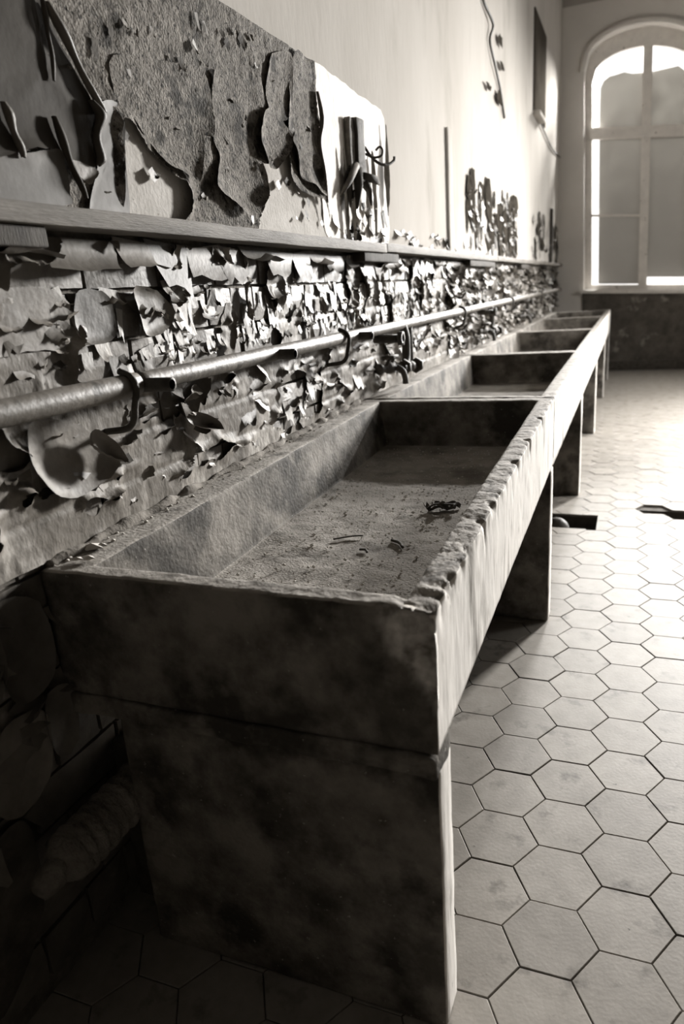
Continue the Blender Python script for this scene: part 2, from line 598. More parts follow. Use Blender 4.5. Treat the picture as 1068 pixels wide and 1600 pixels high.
# ================================================================== FLOOR
HX = 0.0749 * H
OXL, OYL, WYAW = -0.0663 * H, 0.9047 * H, 0.0083
PIT_A = (-0.62, -0.122, 3.80, 4.05)
PIT_B = (0.10, 0.62, 4.00, 4.22)
xc = sorted({-1.3, XR + 0.3, PIT_A[0], PIT_A[1], PIT_B[0], PIT_B[1]})
yc = sorted({YB - 0.3, YF + 0.4, PIT_A[2], PIT_A[3], PIT_B[2], PIT_B[3]})
cells = []
for i in range(len(xc) - 1):
    for j in range(len(yc) - 1):
        mx, my = (xc[i] + xc[i + 1]) / 2, (yc[j] + yc[j + 1]) / 2
        z1 = -0.012
        for p in (PIT_A, PIT_B):
            if p[0] < mx < p[1] and p[2] < my < p[3]:
                z1 = -0.16
        cells.append(rbox((xc[i], yc[j], -0.22), (xc[i + 1], yc[j + 1], z1), 5, 0))
VF = join(*cells)
floor = tag(link('floor', mesh('floor', VF[0], VF[1], 'grout', None, False)), 'floor of hexagonal cement tiles with a broken trench', kind='structure')


def prism(poly, top=0.0, th=0.0125, bev=0.0018):
    P = np.array(poly, float)
    c = P.mean(0)
    d = np.linalg.norm(P - c, axis=1, keepdims=True)
    inn = c + (P - c) * (1 - bev / d)
    n = len(P)
    V = [(x, y, top) for x, y in inn] + [(x, y, top - bev * 0.8) for x, y in P] + [(x, y, top - th) for x, y in P]
    F = [tuple(range(n))]
    for r in (0, 1):
        F += [(r * n + i, (r + 1) * n + i, (r + 1) * n + (i + 1) % n, r * n + (i + 1) % n) for i in range(n)]
    return np.array(V), F


cw, sw = math.cos(WYAW), math.sin(WYAW)
hexp = [((HX - 0.0012) * math.cos(math.pi / 3 * k + WYAW), (HX - 0.0012) * math.sin(math.pi / 3 * k + WYAW)) for k in range(6)]
tile_me = mesh('tile', *prism(hexp), 'tile', None, False)


def clip(poly, axis_i, val, keep_less):
    out = []
    for i in range(len(poly)):
        a_, b_ = poly[i], poly[(i + 1) % len(poly)]
        ia = (a_[axis_i] <= val) == keep_less
        ib = (b_[axis_i] <= val) == keep_less
        if ia:
            out.append(a_)
        if ia != ib:
            t = (val - a_[axis_i]) / (b_[axis_i] - a_[axis_i])
            out.append((a_[0] + t * (b_[0] - a_[0]), a_[1] + t * (b_[1] - a_[1])))
    return out


whole, pieces = [], []
for c_ in range(-9, 26):
    for r_ in range(-24, 62):
        X_, Y_ = 1.5 * c_ * HX + OXL, (r_ + 0.5 * (c_ % 2)) * math.sqrt(3) * HX + OYL
        x, y = X_ * cw - Y_ * sw, X_ * sw + Y_ * cw
        if not (WX + 0.02 < x < XR + 0.05 and YB < y < YF + 0.05):
            continue
        whole.append((x, y))
# tiles broken out of the trench on the right
miss = []
for tgt in ((0.17, 4.16), (0.316, 4.076), (0.462, 4.16), (0.608, 4.076)):
    miss.append(min(whole, key=lambda q_: math.hypot(q_[0] - tgt[0], q_[1] - tgt[1])))
whole = [w_ for w_ in whole if w_ not in miss]
keep = []
for (x, y) in whole:
    P = [(x + a_, y + b_) for a_, b_ in hexp]
    if x + HX > PIT_A[0] and x - HX < PIT_A[1] and y + HX * 0.87 > PIT_A[2] and y - HX * 0.87 < PIT_A[3]:
        rt = clip(P, 0, PIT_A[1], False)
        lf = clip(P, 0, PIT_A[1], True)
        for q_ in (rt, clip(lf, 1, PIT_A[2], True) if lf else [], clip(lf, 1, PIT_A[3], False) if lf else []):
            if len(q_) > 2:
                A = 0.5 * abs(sum(q_[i][0] * q_[(i + 1) % len(q_)][1] - q_[(i + 1) % len(q_)][0] * q_[i][1] for i in range(len(q_))))
                if A > 0.0008:
                    pieces.append(q_)
    else:
        keep.append((x, y))
for q_ in pieces:
    link('tile', mesh('tile', *prism(q_), 'tile', None, False), floor)
K = np.array(keep)
pr = pj(np.c_[K, np.zeros(len(K))])
vis = (pr[:, 2] > 0) & (pr[:, 0] > 640) & (pr[:, 0] < 1150) & (pr[:, 1] < 1700) & (K[:, 0] > -0.75)
order = np.argsort(np.where(vis, pr[:, 2], 1e9))
nb = 285
rest = []
for k, i in enumerate(order):
    z = random.uniform(-0.0012, 0.0006)
    if k < nb and vis[i]:
        o = link('tile', tile_me, floor, (K[i][0], K[i][1], z))
        o.rotation_euler = (random.uniform(-1, 1) * 0.006, random.uniform(-1, 1) * 0.006, random.choice(range(6)) * math.pi / 3)
    else:
        V, F = prism(hexp)
        rest.append((V + np.array([K[i][0], K[i][1], z]), F))
V, F = join(*rest)
o = link('tile_field', mesh('tile_field', V, F, 'tile', None, False), floor)
o['kind'] = 'stuff'

# ================================================================== TROUGHS
XO0, XO1, XI0, XI1 = -0.999, -0.249, -0.905, -0.304


def basin(y0, y1, zn, zf, hgt, step, chip, seed, wn=0.045, wf=0.06, notches=(), corner=False):
    r = 0.007
    D = 0.172
    lev = []      # xa, xb, ya, yb, dz, kind
    xm, ym0, ym1 = (XO0 + XO1) / 2, y0 + 0.3, y1 - 0.3
    lev.append((xm - 0.01, xm + 0.01, ym0, ym1, -hgt, 0))
    no = max(3, int(hgt / step))
    for k in range(no + 1):
        lev.append((XO0, XO1, y0, y1, -hgt + (hgt - r) * k / no, 1))
    for t in (0.35, 0.7):
        a_ = t * math.pi / 2
        i_ = r * (1 - math.cos(a_))
        lev.append((XO0 + i_, XO1 - i_, y0 + i_, y1 - i_, -r + r * math.sin(a_), 2))
    nr = 6 if step < 0.02 else 3
    for k in range(nr + 1):
        t = k / nr
        f = lambda a_, b_: a_ + (b_ - a_) * t
        lev.append((f(XO0 + r, XI0 - r), f(XO1 - r, XI1 + r), f(y0 + r, y0 + wn - r), f(y1 - r, y1 - wf + r), 0.0, 2))
    lev.append((XI0 - r * 0.3, XI1 + r * 0.3, y0 + wn - r * 0.3, y1 - wf + r * 0.3, -r * 0.35, 2))
    ni = max(3, int(D / step))
    for k in range(ni + 1):
        t = k / ni
        g = 0.022 * t
        lev.append((XI0 + g, XI1 - g * 0.6, y0 + wn + g * 0.4, y1 - wf - g * 0.4, -r - (D - r) * t, 3))
    l0 = lev[-1]
    nf = max(4, int(0.28 / step))
    for k in range(1, nf + 1):
        t = k / nf
        f = lambda a_, b_: a_ + (b_ - a_) * t
        lev.append((f(l0[0], xm - 0.004), f(l0[1], xm + 0.004), f(l0[2], y0 + 0.33), f(l0[3], y1 - 0.33), -D - 0.004 * math.sin(t * 1.5), 4))
    nx, ny = max(6, int(0.75 / step)), max(8, int((y1 - y0) / step))
    side = np.array([0] * nx + [1] * ny + [2] * nx + [3] * ny)
    tt = np.concatenate([np.arange(nx) / nx, np.arange(ny) / ny, np.arange(nx) / nx, np.arange(ny) / ny])
    P, KD = [], []
    for (xa, xb, ya, yb, dz, kd) in lev:
        x = np.where(side == 0, xa + (xb - xa) * tt, np.where(side == 1, xb, np.where(side == 2, xb + (xa - xb) * tt, xa)))
        y = np.where(side == 0, ya, np.where(side == 1, ya + (yb - ya) * tt, np.where(side == 2, yb, yb + (ya - yb) * tt)))
        P.append(np.stack([x, y, np.full_like(x, dz)], -1))
        KD.append(kd)
    P = np.array(P)
    KD = np.array(KD)
    Q = P.reshape(-1, 3).copy()
    kk = np.repeat(KD, P.shape[1])
    x, y, dz = Q[:, 0].copy(), Q[:, 1].copy(), Q[:, 2].copy()
    B = Q.copy()
    B[:, 2] += 5
    # general unevenness
    Q += 0.0016 * vnoise(B, 22, seed, 3)
    if chip:
        # crumbling front rim: ridges running across it, strongest at the near end
        top = sstep(-0.03, -0.002, dz)
        front = sstep(-0.325, -0.295, x) * top
        A = chip * (0.25 + 0.9 * np.exp(-np.maximum(y - y0, 0) / 0.55))
        rid = fbm(np.stack([x * 22 + 3 * noise(B, 9, 3), y * 62, 0 * x], -1), 1.0, seed + 5, 4)
        big = fbm(B, 9, seed + 8, 2)
        Q[:, 2] -= front * A * (0.35 + 0.75 * np.abs(rid) + 0.5 * np.maximum(big, 0))
        edge = sstep(-0.268, -0.25, x) * sstep(-0.06, -0.005, dz) * (kk <= 2)
        en = np.maximum(0, fbm(np.stack([y * 34, dz * 12, 0 * y], -1), 1.0, seed + 2, 3))
        Q[:, 0] -= edge * A * 1.3 * en
        Q[:, 2] -= edge * top * A * 0.9 * en
        endr = sstep(y0 + 0.06, y0 + 0.02, y) * top * sstep(-0.75, -0.4, x)
        Q[:, 2] -= endr * 0.005 * np.abs(fbm(B, 45, seed + 4, 3))
        for (yn, wdt, dep, dn) in notches:
            wgt = np.exp(-((y - yn - 0.15 * (dz + 0.02) * 0) / wdt) ** 2) * sstep(-dn, -0.004, dz) * sstep(-0.275, -0.252, x) * (kk <= 2)
            Q[:, 0] -= dep * wgt
            Q[:, 2] -= dep * 0.8 * wgt * top
    if corner:
        # spalled corner on the end face
        lim = -0.335 + 0.085 * sstep(-0.04, -0.19, dz) + 0.02 * fbm(B, 18, seed + 6, 3)
        wgt = sstep(lim - 0.008, lim + 0.010, x) * (y < y0 + 0.004) * sstep(-0.2, -0.17, dz) * (kk <= 2)
        spall = wgt
        Q[:, 1] += wgt * (0.011 + 0.012 * np.abs(fbm(B, 26, seed + 9, 3)))
    else:
        spall = 0 * x
    # small cavities in the silt on the bottom
    fl = kk == 4
    Q[fl, 2] += 0.0025 * fbm(B[fl], 30, seed + 12, 3) + 0.004 * fbm(B[fl], 5, seed + 13, 2)
    # hang it between the supports
    Q[:, 2] += zn + (zf - zn) * (y - y0) / (y1 - y0)
    nl, n = P.shape[:2]
    idx = np.arange(nl * n).reshape(nl, n)
    a_, b_ = idx[:-1], idx[1:]
    F = np.stack([a_, np.roll(a_, -1, 1), np.roll(b_, -1, 1), b_], -1)
    mi = np.zeros(F.shape[:2], int)
    for l in range(nl - 1):
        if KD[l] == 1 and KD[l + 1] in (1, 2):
            mi[l] = np.where(side == 1, 1, 0)  # only the front face takes the paler, side-lit colour
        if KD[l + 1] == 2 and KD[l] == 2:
            mi[l] = 3  # rim tops: wear plus painted-in window light
        if KD[l] >= 3 and KD[l + 1] == 4:
            mi[l] = 2
    Fr = F.reshape(-1, 4)
    F = Fr.tolist() + [idx[0][::-1].tolist(), idx[-1].tolist()]
    mi = mi.ravel().tolist() + [0, 2]
    return Q, F, mi, spall


def trough(y0, y1, zn, zf, hgt, step, chip, seed, label, **kw):
    root = empty('concrete_trough', ((XO0 + XO1) / 2, y0, zn - hgt))
    tag(root, label, 'trough', 'row of concrete wash troughs')
    V, F, mi, spall = basin(y0, y1, zn, zf, hgt, step, chip, seed, **kw)
    part('basin', (V, F), ['concrete', 'pale', 'silt', 'worn_lit'], root, mi)
    at_ = root.children[0].data.attributes.new('spall', 'FLOAT', 'POINT')
    at_.data.foreach_set('value', np.ascontiguousarray(spall, dtype=np.float32))
    return root


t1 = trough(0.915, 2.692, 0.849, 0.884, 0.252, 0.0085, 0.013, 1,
            'nearest concrete wash trough, its front rim crumbling and corner spalled', corner=True,
            notches=((1.33, 0.010, 0.013, 0.075), (1.42, 0.02, 0.006, 0.03), (1.78, 0.012, 0.010, 0.04), (2.02, 0.010, 0.012, 0.06), (2.33, 0.014, 0.010, 0.05)))
trough(2.698, 4.46, 0.886, 0.884, 0.262, 0.02, 0.005, 2, 'second concrete wash trough from the front, behind the spalled one', notches=((2.77, 0.008, 0.012, 0.2), (3.3, 0.015, 0.008, 0.03)))
trough(4.466, 6.385, 0.884, 0.882, 0.262, 0.03, 0.003, 3, 'third concrete wash trough, middle of the row of five')
trough(6.391, 8.36, 0.882, 0.88, 0.262, 0.04, 0, 4, 'fourth concrete wash trough, last but one before the window')
trough(8.366, 9.92, 0.88, 0.878, 0.262, 0.04, 0, 5, 'farthest concrete wash trough, nearest the arched window')

# mortar bed under the near trough, cracked along its top
part('mortar_bed', rbox((-0.985, 0.909, 0.552), (-0.2505, 1.0, 0.5925), 0.01, 0.006, 0.006, 24, 4)[:2], 'concrete', t1)


def slab(y0, y1, ztop, label, x0=-0.885, seed=0, step=0.03):
    V, F, S = rbox((x0, y0, 0.0), (-0.2495, y1, ztop), step, 0.009, 0.0025, 14, seed)
    V[:, 2] = np.maximum(V[:, 2], 0.0)
    mi = [1 if s == 1 else 0 for s in S]  # front face painted brighter, as if lit from the side
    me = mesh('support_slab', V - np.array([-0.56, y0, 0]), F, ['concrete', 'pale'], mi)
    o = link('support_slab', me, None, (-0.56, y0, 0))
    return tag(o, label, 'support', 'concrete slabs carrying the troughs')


slab(0.922, 1.005, 0.562, 'nearest concrete support slab, under the spalled trough end', seed=1, step=0.02)
slab(2.633, 2.722, 0.622, 'second concrete support slab, under the first joint between troughs', seed=2)
slab(4.426, 4.512, 0.620, 'third concrete support slab, just beyond the square floor pit', seed=3)
slab(6.343, 6.43, 0.618, 'fourth concrete support slab from the front, third from the window', seed=4)
slab(8.318, 8.40, 0.616, 'fifth concrete support slab from the front', seed=5)
slab(9.80, 9.88, 0.614, 'farthest concrete support slab, at the window end of the row', seed=6)

# ================================================================== BRICKWORK
brick_mes = {}
BW, BH = {'s': 0.236, 'h': 0.114}, 0.0905


def brick_mesh(kind, v):
    w = BW[kind]
    nu, nv = (4, 2) if kind == 's' else (3, 2)
    V, F = [], []
    sd = v * 17 + (3 if kind == 's' else 0)
    for i in range(nu + 1):
        for j in range(nv + 1):
            a_, b_ = (i / nu - 0.5) * w, (j / nv - 0.5) * BH
            e = 0.0035 if i in (0, nu) or j in (0, nv) else 0
            nz = float(noise(np.array([a_ * 30, b_ * 40, sd]), 1, 5)) * 0.003
            V.append((-e + nz, a_ + float(noise(np.array([a_ * 20, b_ * 50, sd + 4]), 1, 2)) * 0.002, b_ + float(noise(np.array([a_ * 40, b_ * 20, sd + 8]), 1, 3)) * 0.002))
    m0 = len(V)
    for i in range(nu + 1):
        for j in range(nv + 1):
            if i in (0, nu) or j in (0, nv):
                p = V[i * (nv + 1) + j]
                V.append((-0.03, p[1], p[2]))
    bi = {}
    k = m0
    for i in range(nu + 1):
        for j in range(nv + 1):
            if i in (0, nu) or j in (0, nv):
                bi[(i, j)] = k
                k += 1
    g = lambda i, j: i * (nv + 1) + j
    for i in range(nu):
        for j in range(nv):
            F.append((g(i, j), g(i + 1, j), g(i + 1, j + 1), g(i, j + 1)))
    ring = [(i, 0) for i in range(nu)] + [(nu, j) for j in range(nv)] + [(i, nv) for i in range(nu, 0, -1)] + [(0, j) for j in range(nv, 0, -1)]
    for q_ in range(len(ring)):
        a_, b_ = ring[q_], ring[(q_ + 1) % len(ring)]
        F.append((g(*a_), bi[a_], bi[b_], g(*b_)))
    return np.array(V), F


for kd in 'sh':
    for v in range(4):
        brick_mes[(kd, v)] = brick_mesh(kd, v)
brick_me = {k: mesh('brick', v[0], v[1], 'brick', None, False) for k, v in brick_mes.items()}
far_b = []
for c_ in range(14):
    zc_ = 1.44 - 0.0995 * (c_ + 0.5)
    kd = 'h' if c_ % 2 else 's'
    pitch = BW[kd] + 0.009
    y = -0.3 + (0.06 if kd == 'h' else 0.0) + 0.11 * (c_ % 4 == 2)
    while y < YF - 0.1:
        v = random.randrange(4)
        dx = random.uniform(-0.003, 0.002)
        yy = y + pitch / 2
        seen = (yy > 0.78 if zc_ > 0.85 else 0.52 < yy < 1.02) and yy < 4.6
        if zc_ < 0.30 and yy > 1.3:
            pass
        elif seen and zc_ > 0.05:
            link('brick', brick_me[(kd, v)], wall_left, (WX + dx, yy, zc_))
        elif zc_ > 0.05 and (zc_ > 0.8 or yy < 2.8):
            V, F = brick_mes[(kd, v)]
            far_b.append((V + np.array([WX + dx, yy, zc_]), F))
        y += pitch
V, F = join(*far_b)
o = link('brick_field', mesh('brick_field', V, F, 'brick', None, False), wall_left)
o['kind'] = 'stuff'

# ================================================================== PAINT LAYERS ON THE WALL ABOVE THE SHELF
E1 = [(1.338, 1.672), (1.393, 1.658), (1.442, 1.618), (1.493, 1.592), (1.555, 1.569), (1.562, 1.542), (1.538, 1.498), (1.417, 1.46), (1.312, 1.46), (1.324, 1.594)]
E2 = [(1.915, 1.651), (1.992, 1.67), (2.07, 1.707), (2.134, 1.723), (2.139, 1.663), (2.186, 1.623), (2.297, 1.609), (2.386, 1.597), (2.418, 1.46), (2.142, 1.46), (1.899, 1.46), (1.962, 1.584)]
EW = [(2.416, 2.06), (2.405, 1.98), (2.385, 1.93), (2.40, 1.85), (2.375, 1.78), (2.392, 1.70), (2.385, 1.64), (2.42, 1.56), (2.43, 1.46), (2.6, 1.46), (2.6, 2.06)]


def inside(poly, Y, Z):
    r = np.zeros(Y.shape, bool)
    n = len(poly)
    for i in range(n):
        (y0, z0), (y1, z1) = poly[i], poly[(i + 1) % n]
        cnd = ((z0 > Z) != (z1 > Z))
        with np.errstate(divide='ignore', invalid='ignore'):
            r ^= cnd & (Y < (y1 - y0) * (Z - z0) / (z1 - z0 + 1e-12) + y0)
    return r


def near_edge(poly, Y, Z):
    bd = np.full(Y.shape, 1e9)
    by, bz = Y.copy(), Z.copy()
    n = len(poly)
    for i in range(n):
        p, q_ = np.array(poly[i]), np.array(poly[(i + 1) % n])
        d = q_ - p
        t = np.clip(((Y - p[0]) * d[0] + (Z - p[1]) * d[1]) / (d @ d), 0, 1)
        ey, ez = p[0] + t * d[0], p[1] + t * d[1]
        dd = np.hypot(Y - ey, Z - ez)
        s = dd < bd
        bd, by, bz = np.where(s, dd, bd), np.where(s, ey, by), np.where(s, ez, bz)
    return bd, by, bz


def smooth_poly(poly, n=6, jit=0.0, seed=0):
    P = np.array(poly, float)
    Q = np.vstack([P[-1], P, P[0], P[1]])
    out = []
    for i in range(1, len(Q) - 2):
        for t in np.linspace(0, 1, n, endpoint=False):
            a_, b_, c_, d_ = Q[i - 1], Q[i], Q[i + 1], Q[i + 2]
            out.append(0.5 * (2 * b_ + (c_ - a_) * t + (2 * a_ - 5 * b_ + 4 * c_ - d_) * t * t + (3 * b_ - a_ - 3 * c_ + d_) * t ** 3))
    out = np.array(out)
    if jit:
        p3 = np.c_[out, np.zeros(len(out))]
        out = out + jit * np.stack([fbm(p3, 60, seed, 3), fbm(p3, 60, seed + 5, 3)], -1)
    return out


holes = [smooth_poly(p, 4, 0.004, i).tolist() for i, p in enumerate((E1, E2, EW))]
gs = 0.006
gy, gz = np.arange(0.2, 2.46, gs), np.arange(1.475, 2.0235, gs)
Y, Z = np.meshgrid(gy, gz, indexing='ij')
hole = np.zeros(Y.shape, bool)
lip = np.zeros(Y.shape)
Ys, Zs = Y.copy(), Z.copy()
for hp in holes:
    hole |= inside(hp, Y, Z)
    d, ey, ez = near_edge(hp, Y, Z)
    s = d < gs * 0.62
    Ys, Zs = np.where(s, ey, Ys), np.where(s, ez, Zs)
    hole &= ~s
    lip = np.maximum(lip, np.exp(-(d / 0.022) ** 1.2) * (0.35 + 0.65 * sstep(-0.3, 0.5, noise(np.stack([Y * 9, Z * 9, 0 * Y], -1), 1, 3))))
P3 = np.stack([Y, Z, 0 * Y], -1)
pit = fbm(P3, 38, 21, 4)
big = fbm(P3, 5, 31, 3)
rough_m = sstep(-0.25, 0.25, big + 0.5 * np.exp(-((Y - 1.55) / 0.22) ** 2 - ((Z - 1.72) / 0.13) ** 2))
Xo = WX + 0.006 + 0.004 * big + 0.0055 * rough_m * (np.abs(pit) * -1.1 + 0.35) + 0.0012 * fbm(P3, 90, 44, 2) + 0.016 * lip
Xo = np.maximum(Xo, WX + 0.0015)
V = np.stack([Xo, Ys, Zs], -1).reshape(-1, 3)
idx = np.arange(Y.size).reshape(Y.shape)
ok = ~(hole[:-1, :-1] | hole[1:, :-1] | hole[1:, 1:] | hole[:-1, 1:])
F = np.stack([idx[:-1, :-1], idx[1:, :-1], idx[1:, 1:], idx[:-1, 1:]], -1)[ok].tolist()
part('dado_paint_coat', (V, F), 'dado', wall_left)
# bare plaster where the coat has come off
part('bare_plaster_patch', ([(WX + 0.0012, 1.25, 1.46), (WX + 0.0012, 2.45, 1.46), (WX + 0.0012, 2.45, 1.75), (WX + 0.0012, 1.25, 1.75)], [(0, 1, 2, 3)]), 'base', wall_left, None, False)


def sheet(name, poly, mat, base, lift, seed=0, low=1.0, jit=0.003, rings=7, bulge=0.0, n=5):
    """curling sheet of paint: outline in (y, z) on the wall, free edges lifted towards the room"""
    B = smooth_poly(poly, n, jit, seed)
    c = B.mean(0)
    k = len(B)
    ang = np.arctan2(B[:, 1] - c[1], B[:, 0] - c[0])
    p3 = np.c_[B * 14, np.full(k, seed * 3.3)]
    wgt = np.clip(0.45 + 0.9 * noise(p3, 1, seed) + low * (-np.sin(ang)) * 0.55, 0, 1.3)
    V = [(WX + base + bulge, c[0], c[1])]
    F = []
    for r in range(1, rings + 1):
        t = (r / rings) ** 0.75
        for i in range(k):
            p = c + (B[i] - c) * t
            x = WX + base + bulge * (1 - t * t) + 0.7 * lift * wgt[i] * t ** 5 + 0.0015 * float(noise(np.array([p[0] * 30, p[1] * 30, seed]), 1, 2))
            # a lifted edge also draws back a little
            p = p - (B[i] - c) * 0.10 * min(1, lift * 20) * wgt[i] * t ** 6
            V.append((max(x, WX + 0.001), p[0], p[1]))
    for i in range(k):
        F.append((0, 1 + i, 1 + (i + 1) % k))
    for r in range(rings - 1):
        for i in range(k):
            a_, b_ = 1 + r * k + i, 1 + r * k + (i + 1) % k
            F.append((a_, a_ + k, b_ + k, b_))
    return part(name, (V, F), mat, wall_left)


S2 = [(1.283, 1.692), (1.351, 1.694), (1.338, 1.609), (1.323, 1.487), (1.258, 1.487), (1.199, 1.487), (1.246, 1.571), (1.252, 1.631)]
S3 = [(0.9, 2.02), (1.13, 2.02), (1.163, 1.83), (1.169, 1.812), (1.218, 1.739), (1.26, 1.677), (1.236, 1.623), (1.236, 1.566), (1.179, 1.554), (1.145, 1.582), (1.082, 1.579), (0.9, 1.575)]
S4 = [(0.9, 1.557), (1.057, 1.571), (1.141, 1.586), (1.147, 1.559), (1.153, 1.518), (1.125, 1.49), (0.9, 1.487)]
S5 = [(1.164, 1.574), (1.238, 1.561), (1.194, 1.531), (1.178, 1.537)]
L1 = [(1.746, 1.849), (1.822, 1.854), (1.911, 1.861), (1.964, 1.838), (1.961, 1.793), (1.928, 1.745), (1.925, 1.696), (1.954, 1.656), (1.959, 1.61), (1.922, 1.548), (1.832, 1.509), (1.75, 1.54), (1.685, 1.559), (1.666, 1.581), (1.717, 1.646), (1.708, 1.695), (1.717, 1.761)]
L2 = [(1.979, 1.806), (2.082, 1.825), (2.121, 1.793), (2.159, 1.764), (2.123, 1.719), (2.063, 1.682), (2.025, 1.655), (1.967, 1.664), (1.934, 1.702), (1.938, 1.754)]
L3 = [(2.24, 2.015), (2.333, 2.015), (2.377, 1.992), (2.368, 1.899), (2.357, 1.795), (2.372, 1.711), (2.396, 1.61), (2.292, 1.625), (2.212, 1.663), (2.154, 1.719), (2.135, 1.778), (2.174, 1.879)]
L4 = [(2.093, 1.969), (2.217, 1.999), (2.21, 1.921), (2.181, 1.829), (2.097, 1.797), (2.03, 1.827), (2.038, 1.901)]
R1 = [(1.348, 1.785), (1.506, 1.816), (1.664, 1.84), (1.718, 1.803), (1.701, 1.694), (1.665, 1.703), (1.638, 1.635), (1.594, 1.571), (1.537, 1.588), (1.477, 1.599), (1.435, 1.641), (1.382, 1.676), (1.342, 1.698)]
WP = [(2.41, 2.024), (2.536, 2.026), (2.746, 2.018), (2.956, 2.012), (3.12, 2.001), (3.145, 1.88), (3.133, 1.703), (3.113, 1.49), (2.756, 1.487), (2.443, 1.487), (2.401, 1.635), (2.385, 1.827), (2.39, 1.956)]
sheet('paint_sheet', S3, 'dado_dark', 0.013, 0.012, 1, 0.5)
sheet('paint_sheet', S4, 'dado_smooth', 0.014, 0.010, 2, -0.6)
sheet('paint_sheet', S2, 'dado_smooth', 0.012, 0.004, 3, 0.0, 0.0005, n=4)
sheet('paint_sheet', S5, 'fl_grey', 0.016, 0.03, 4)
sheet('paint_sheet', L1, 'dado', 0.011, 0.034, 5, 0.9)
sheet('paint_sheet', L2, 'dado', 0.016, 0.030, 6, 0.8)
sheet('paint_sheet', L3, 'dado', 0.010, 0.030, 7, 0.6)
sheet('paint_sheet', L4, 'dado', 0.010, 0.014, 8, 0.6)
sheet('paint_sheet', R1, 'dado', 0.010, 0.020, 9, 1.0)
sheet('white_plaster_patch', WP, 'white', 0.003, 0.003, 10, 0.0, 0.006)
# strips rolled up at the torn edges
CURLS = [
    ([(1.165, 1.823), (1.18, 1.795), (1.199, 1.77), (1.217, 1.746), (1.235, 1.718), (1.258, 1.69), (1.281, 1.672)], 0.012, 'fl_grey'),
    ([(1.158, 1.86), (1.157, 1.789), (1.159, 1.75), (1.154, 1.699)], 0.006, 'dado_smooth'),
    ([(1.136, 1.639), (1.144, 1.598), (1.157, 1.568), (1.171, 1.537), (1.188, 1.508)], 0.010, 'dado_dark'),
    ([(1.244, 1.685), (1.26, 1.66), (1.243, 1.624), (1.244, 1.585), (1.237, 1.57)], 0.013, 'dado_smooth'),
    ([(2.385, 1.93), (2.40, 1.85), (2.375, 1.78), (2.392, 1.70), (2.41, 1.60)], 0.010, 'fl_grey'),
    ([(1.02, 1.64), (1.03, 1.60), (1.045, 1.56)], 0.010, 'fl_grey'),
]
for (pts, rad, mat) in CURLS:
    c = bez([(p[0], p[1], 0) for p in pts], 5)
    V, F = [], []
    nn = 9
    for i, p in enumerate(c):
        t = i / (len(c) - 1)
        rr = 0.66 * rad * (0.45 + 0.75 * math.sin(math.pi * min(1, 0.15 + 0.8 * t))) * (1 + 0.25 * math.sin(9 * t))
        for j in range(nn):
            a_ = -0.9 + 4.6 * j / (nn - 1)
            V.append((WX + 0.016 + rr + rr * math.sin(a_), p[0] + rr * math.cos(a_), p[1]))
    for i in range(len(c) - 1):
        for j in range(nn - 1):
            F.append((i * nn + j, (i + 1) * nn + j, (i + 1) * nn + j + 1, i * nn + j + 1))
    part('paint_curl', (V, F), mat, wall_left)
# big sheets hanging on the brickwork near the pipe end and low at the left
for i, (poly, mat, base, lift, low) in enumerate((
    ([(0.944, 1.116), (1.03, 1.11), (1.09, 1.075), (1.15, 1.003), (1.104, 0.968), (0.994, 0.963), (0.93, 1.03)], 'fl_grey', 0.012, 0.024, 0.7),
    ([(1.052, 1.062), (1.075, 1.085), (1.128, 1.05), (1.142, 1.0), (1.082, 1.03)], 'fl_grey', 0.03, 0.03, 0.8),
    ([(1.388, 1.085), (1.45, 1.065), (1.526, 1.015), (1.552, 0.986), (1.467, 1.002), (1.418, 1.035)], 'fl_grey', 0.012, 0.055, 0.9),
    ([(0.80, 0.83), (0.885, 0.80), (0.895, 0.703), (0.861, 0.651), (0.795, 0.637), (0.757, 0.70)], 'fl_grey', 0.010, 0.03, 0.5),
    ([(0.74, 0.60), (0.842, 0.60), (0.834, 0.5), (0.78, 0.434), (0.70, 0.47)], 'fl_grey', 0.010, 0.02, 0.6),
    ([(0.848, 0.632), (0.916, 0.605), (0.898, 0.5), (0.851, 0.488), (0.833, 0.544)], 'fl_grey', 0.014, 0.03, 0.6),
    ([(0.70, 0.80), (0.79, 0.82), (0.78, 0.72), (0.74, 0.66), (0.69, 0.69)], 'fl_grey', 0.012, 0.03, 0.6),
    ([(0.66, 0.40), (0.76, 0.41), (0.75, 0.22), (0.62, 0.10), (0.55, 0.2)], 'fl_dark', 0.008, 0.006, 0.2),
    ([(0.90, 1.34), (1.08, 1.34), (1.085, 1.245), (0.98, 1.24), (0.90, 1.243)], 'fl_grey', 0.006, 0.006, 0.3),
    ([(1.13, 1.335), (1.20, 1.338), (1.23, 1.30), (1.21, 1.245), (1.12, 1.243)], 'fl_grey', 0.008, 0.02, 0.4),
    ([(1.29, 1.34), (1.38, 1.335), (1.43, 1.29), (1.40, 1.25), (1.31, 1.243)], 'fl_grey', 0.008, 0.018, 0.4),
)):
    sheet('paint_sheet', poly, mat, base, lift, 20 + i, low, 0.004)
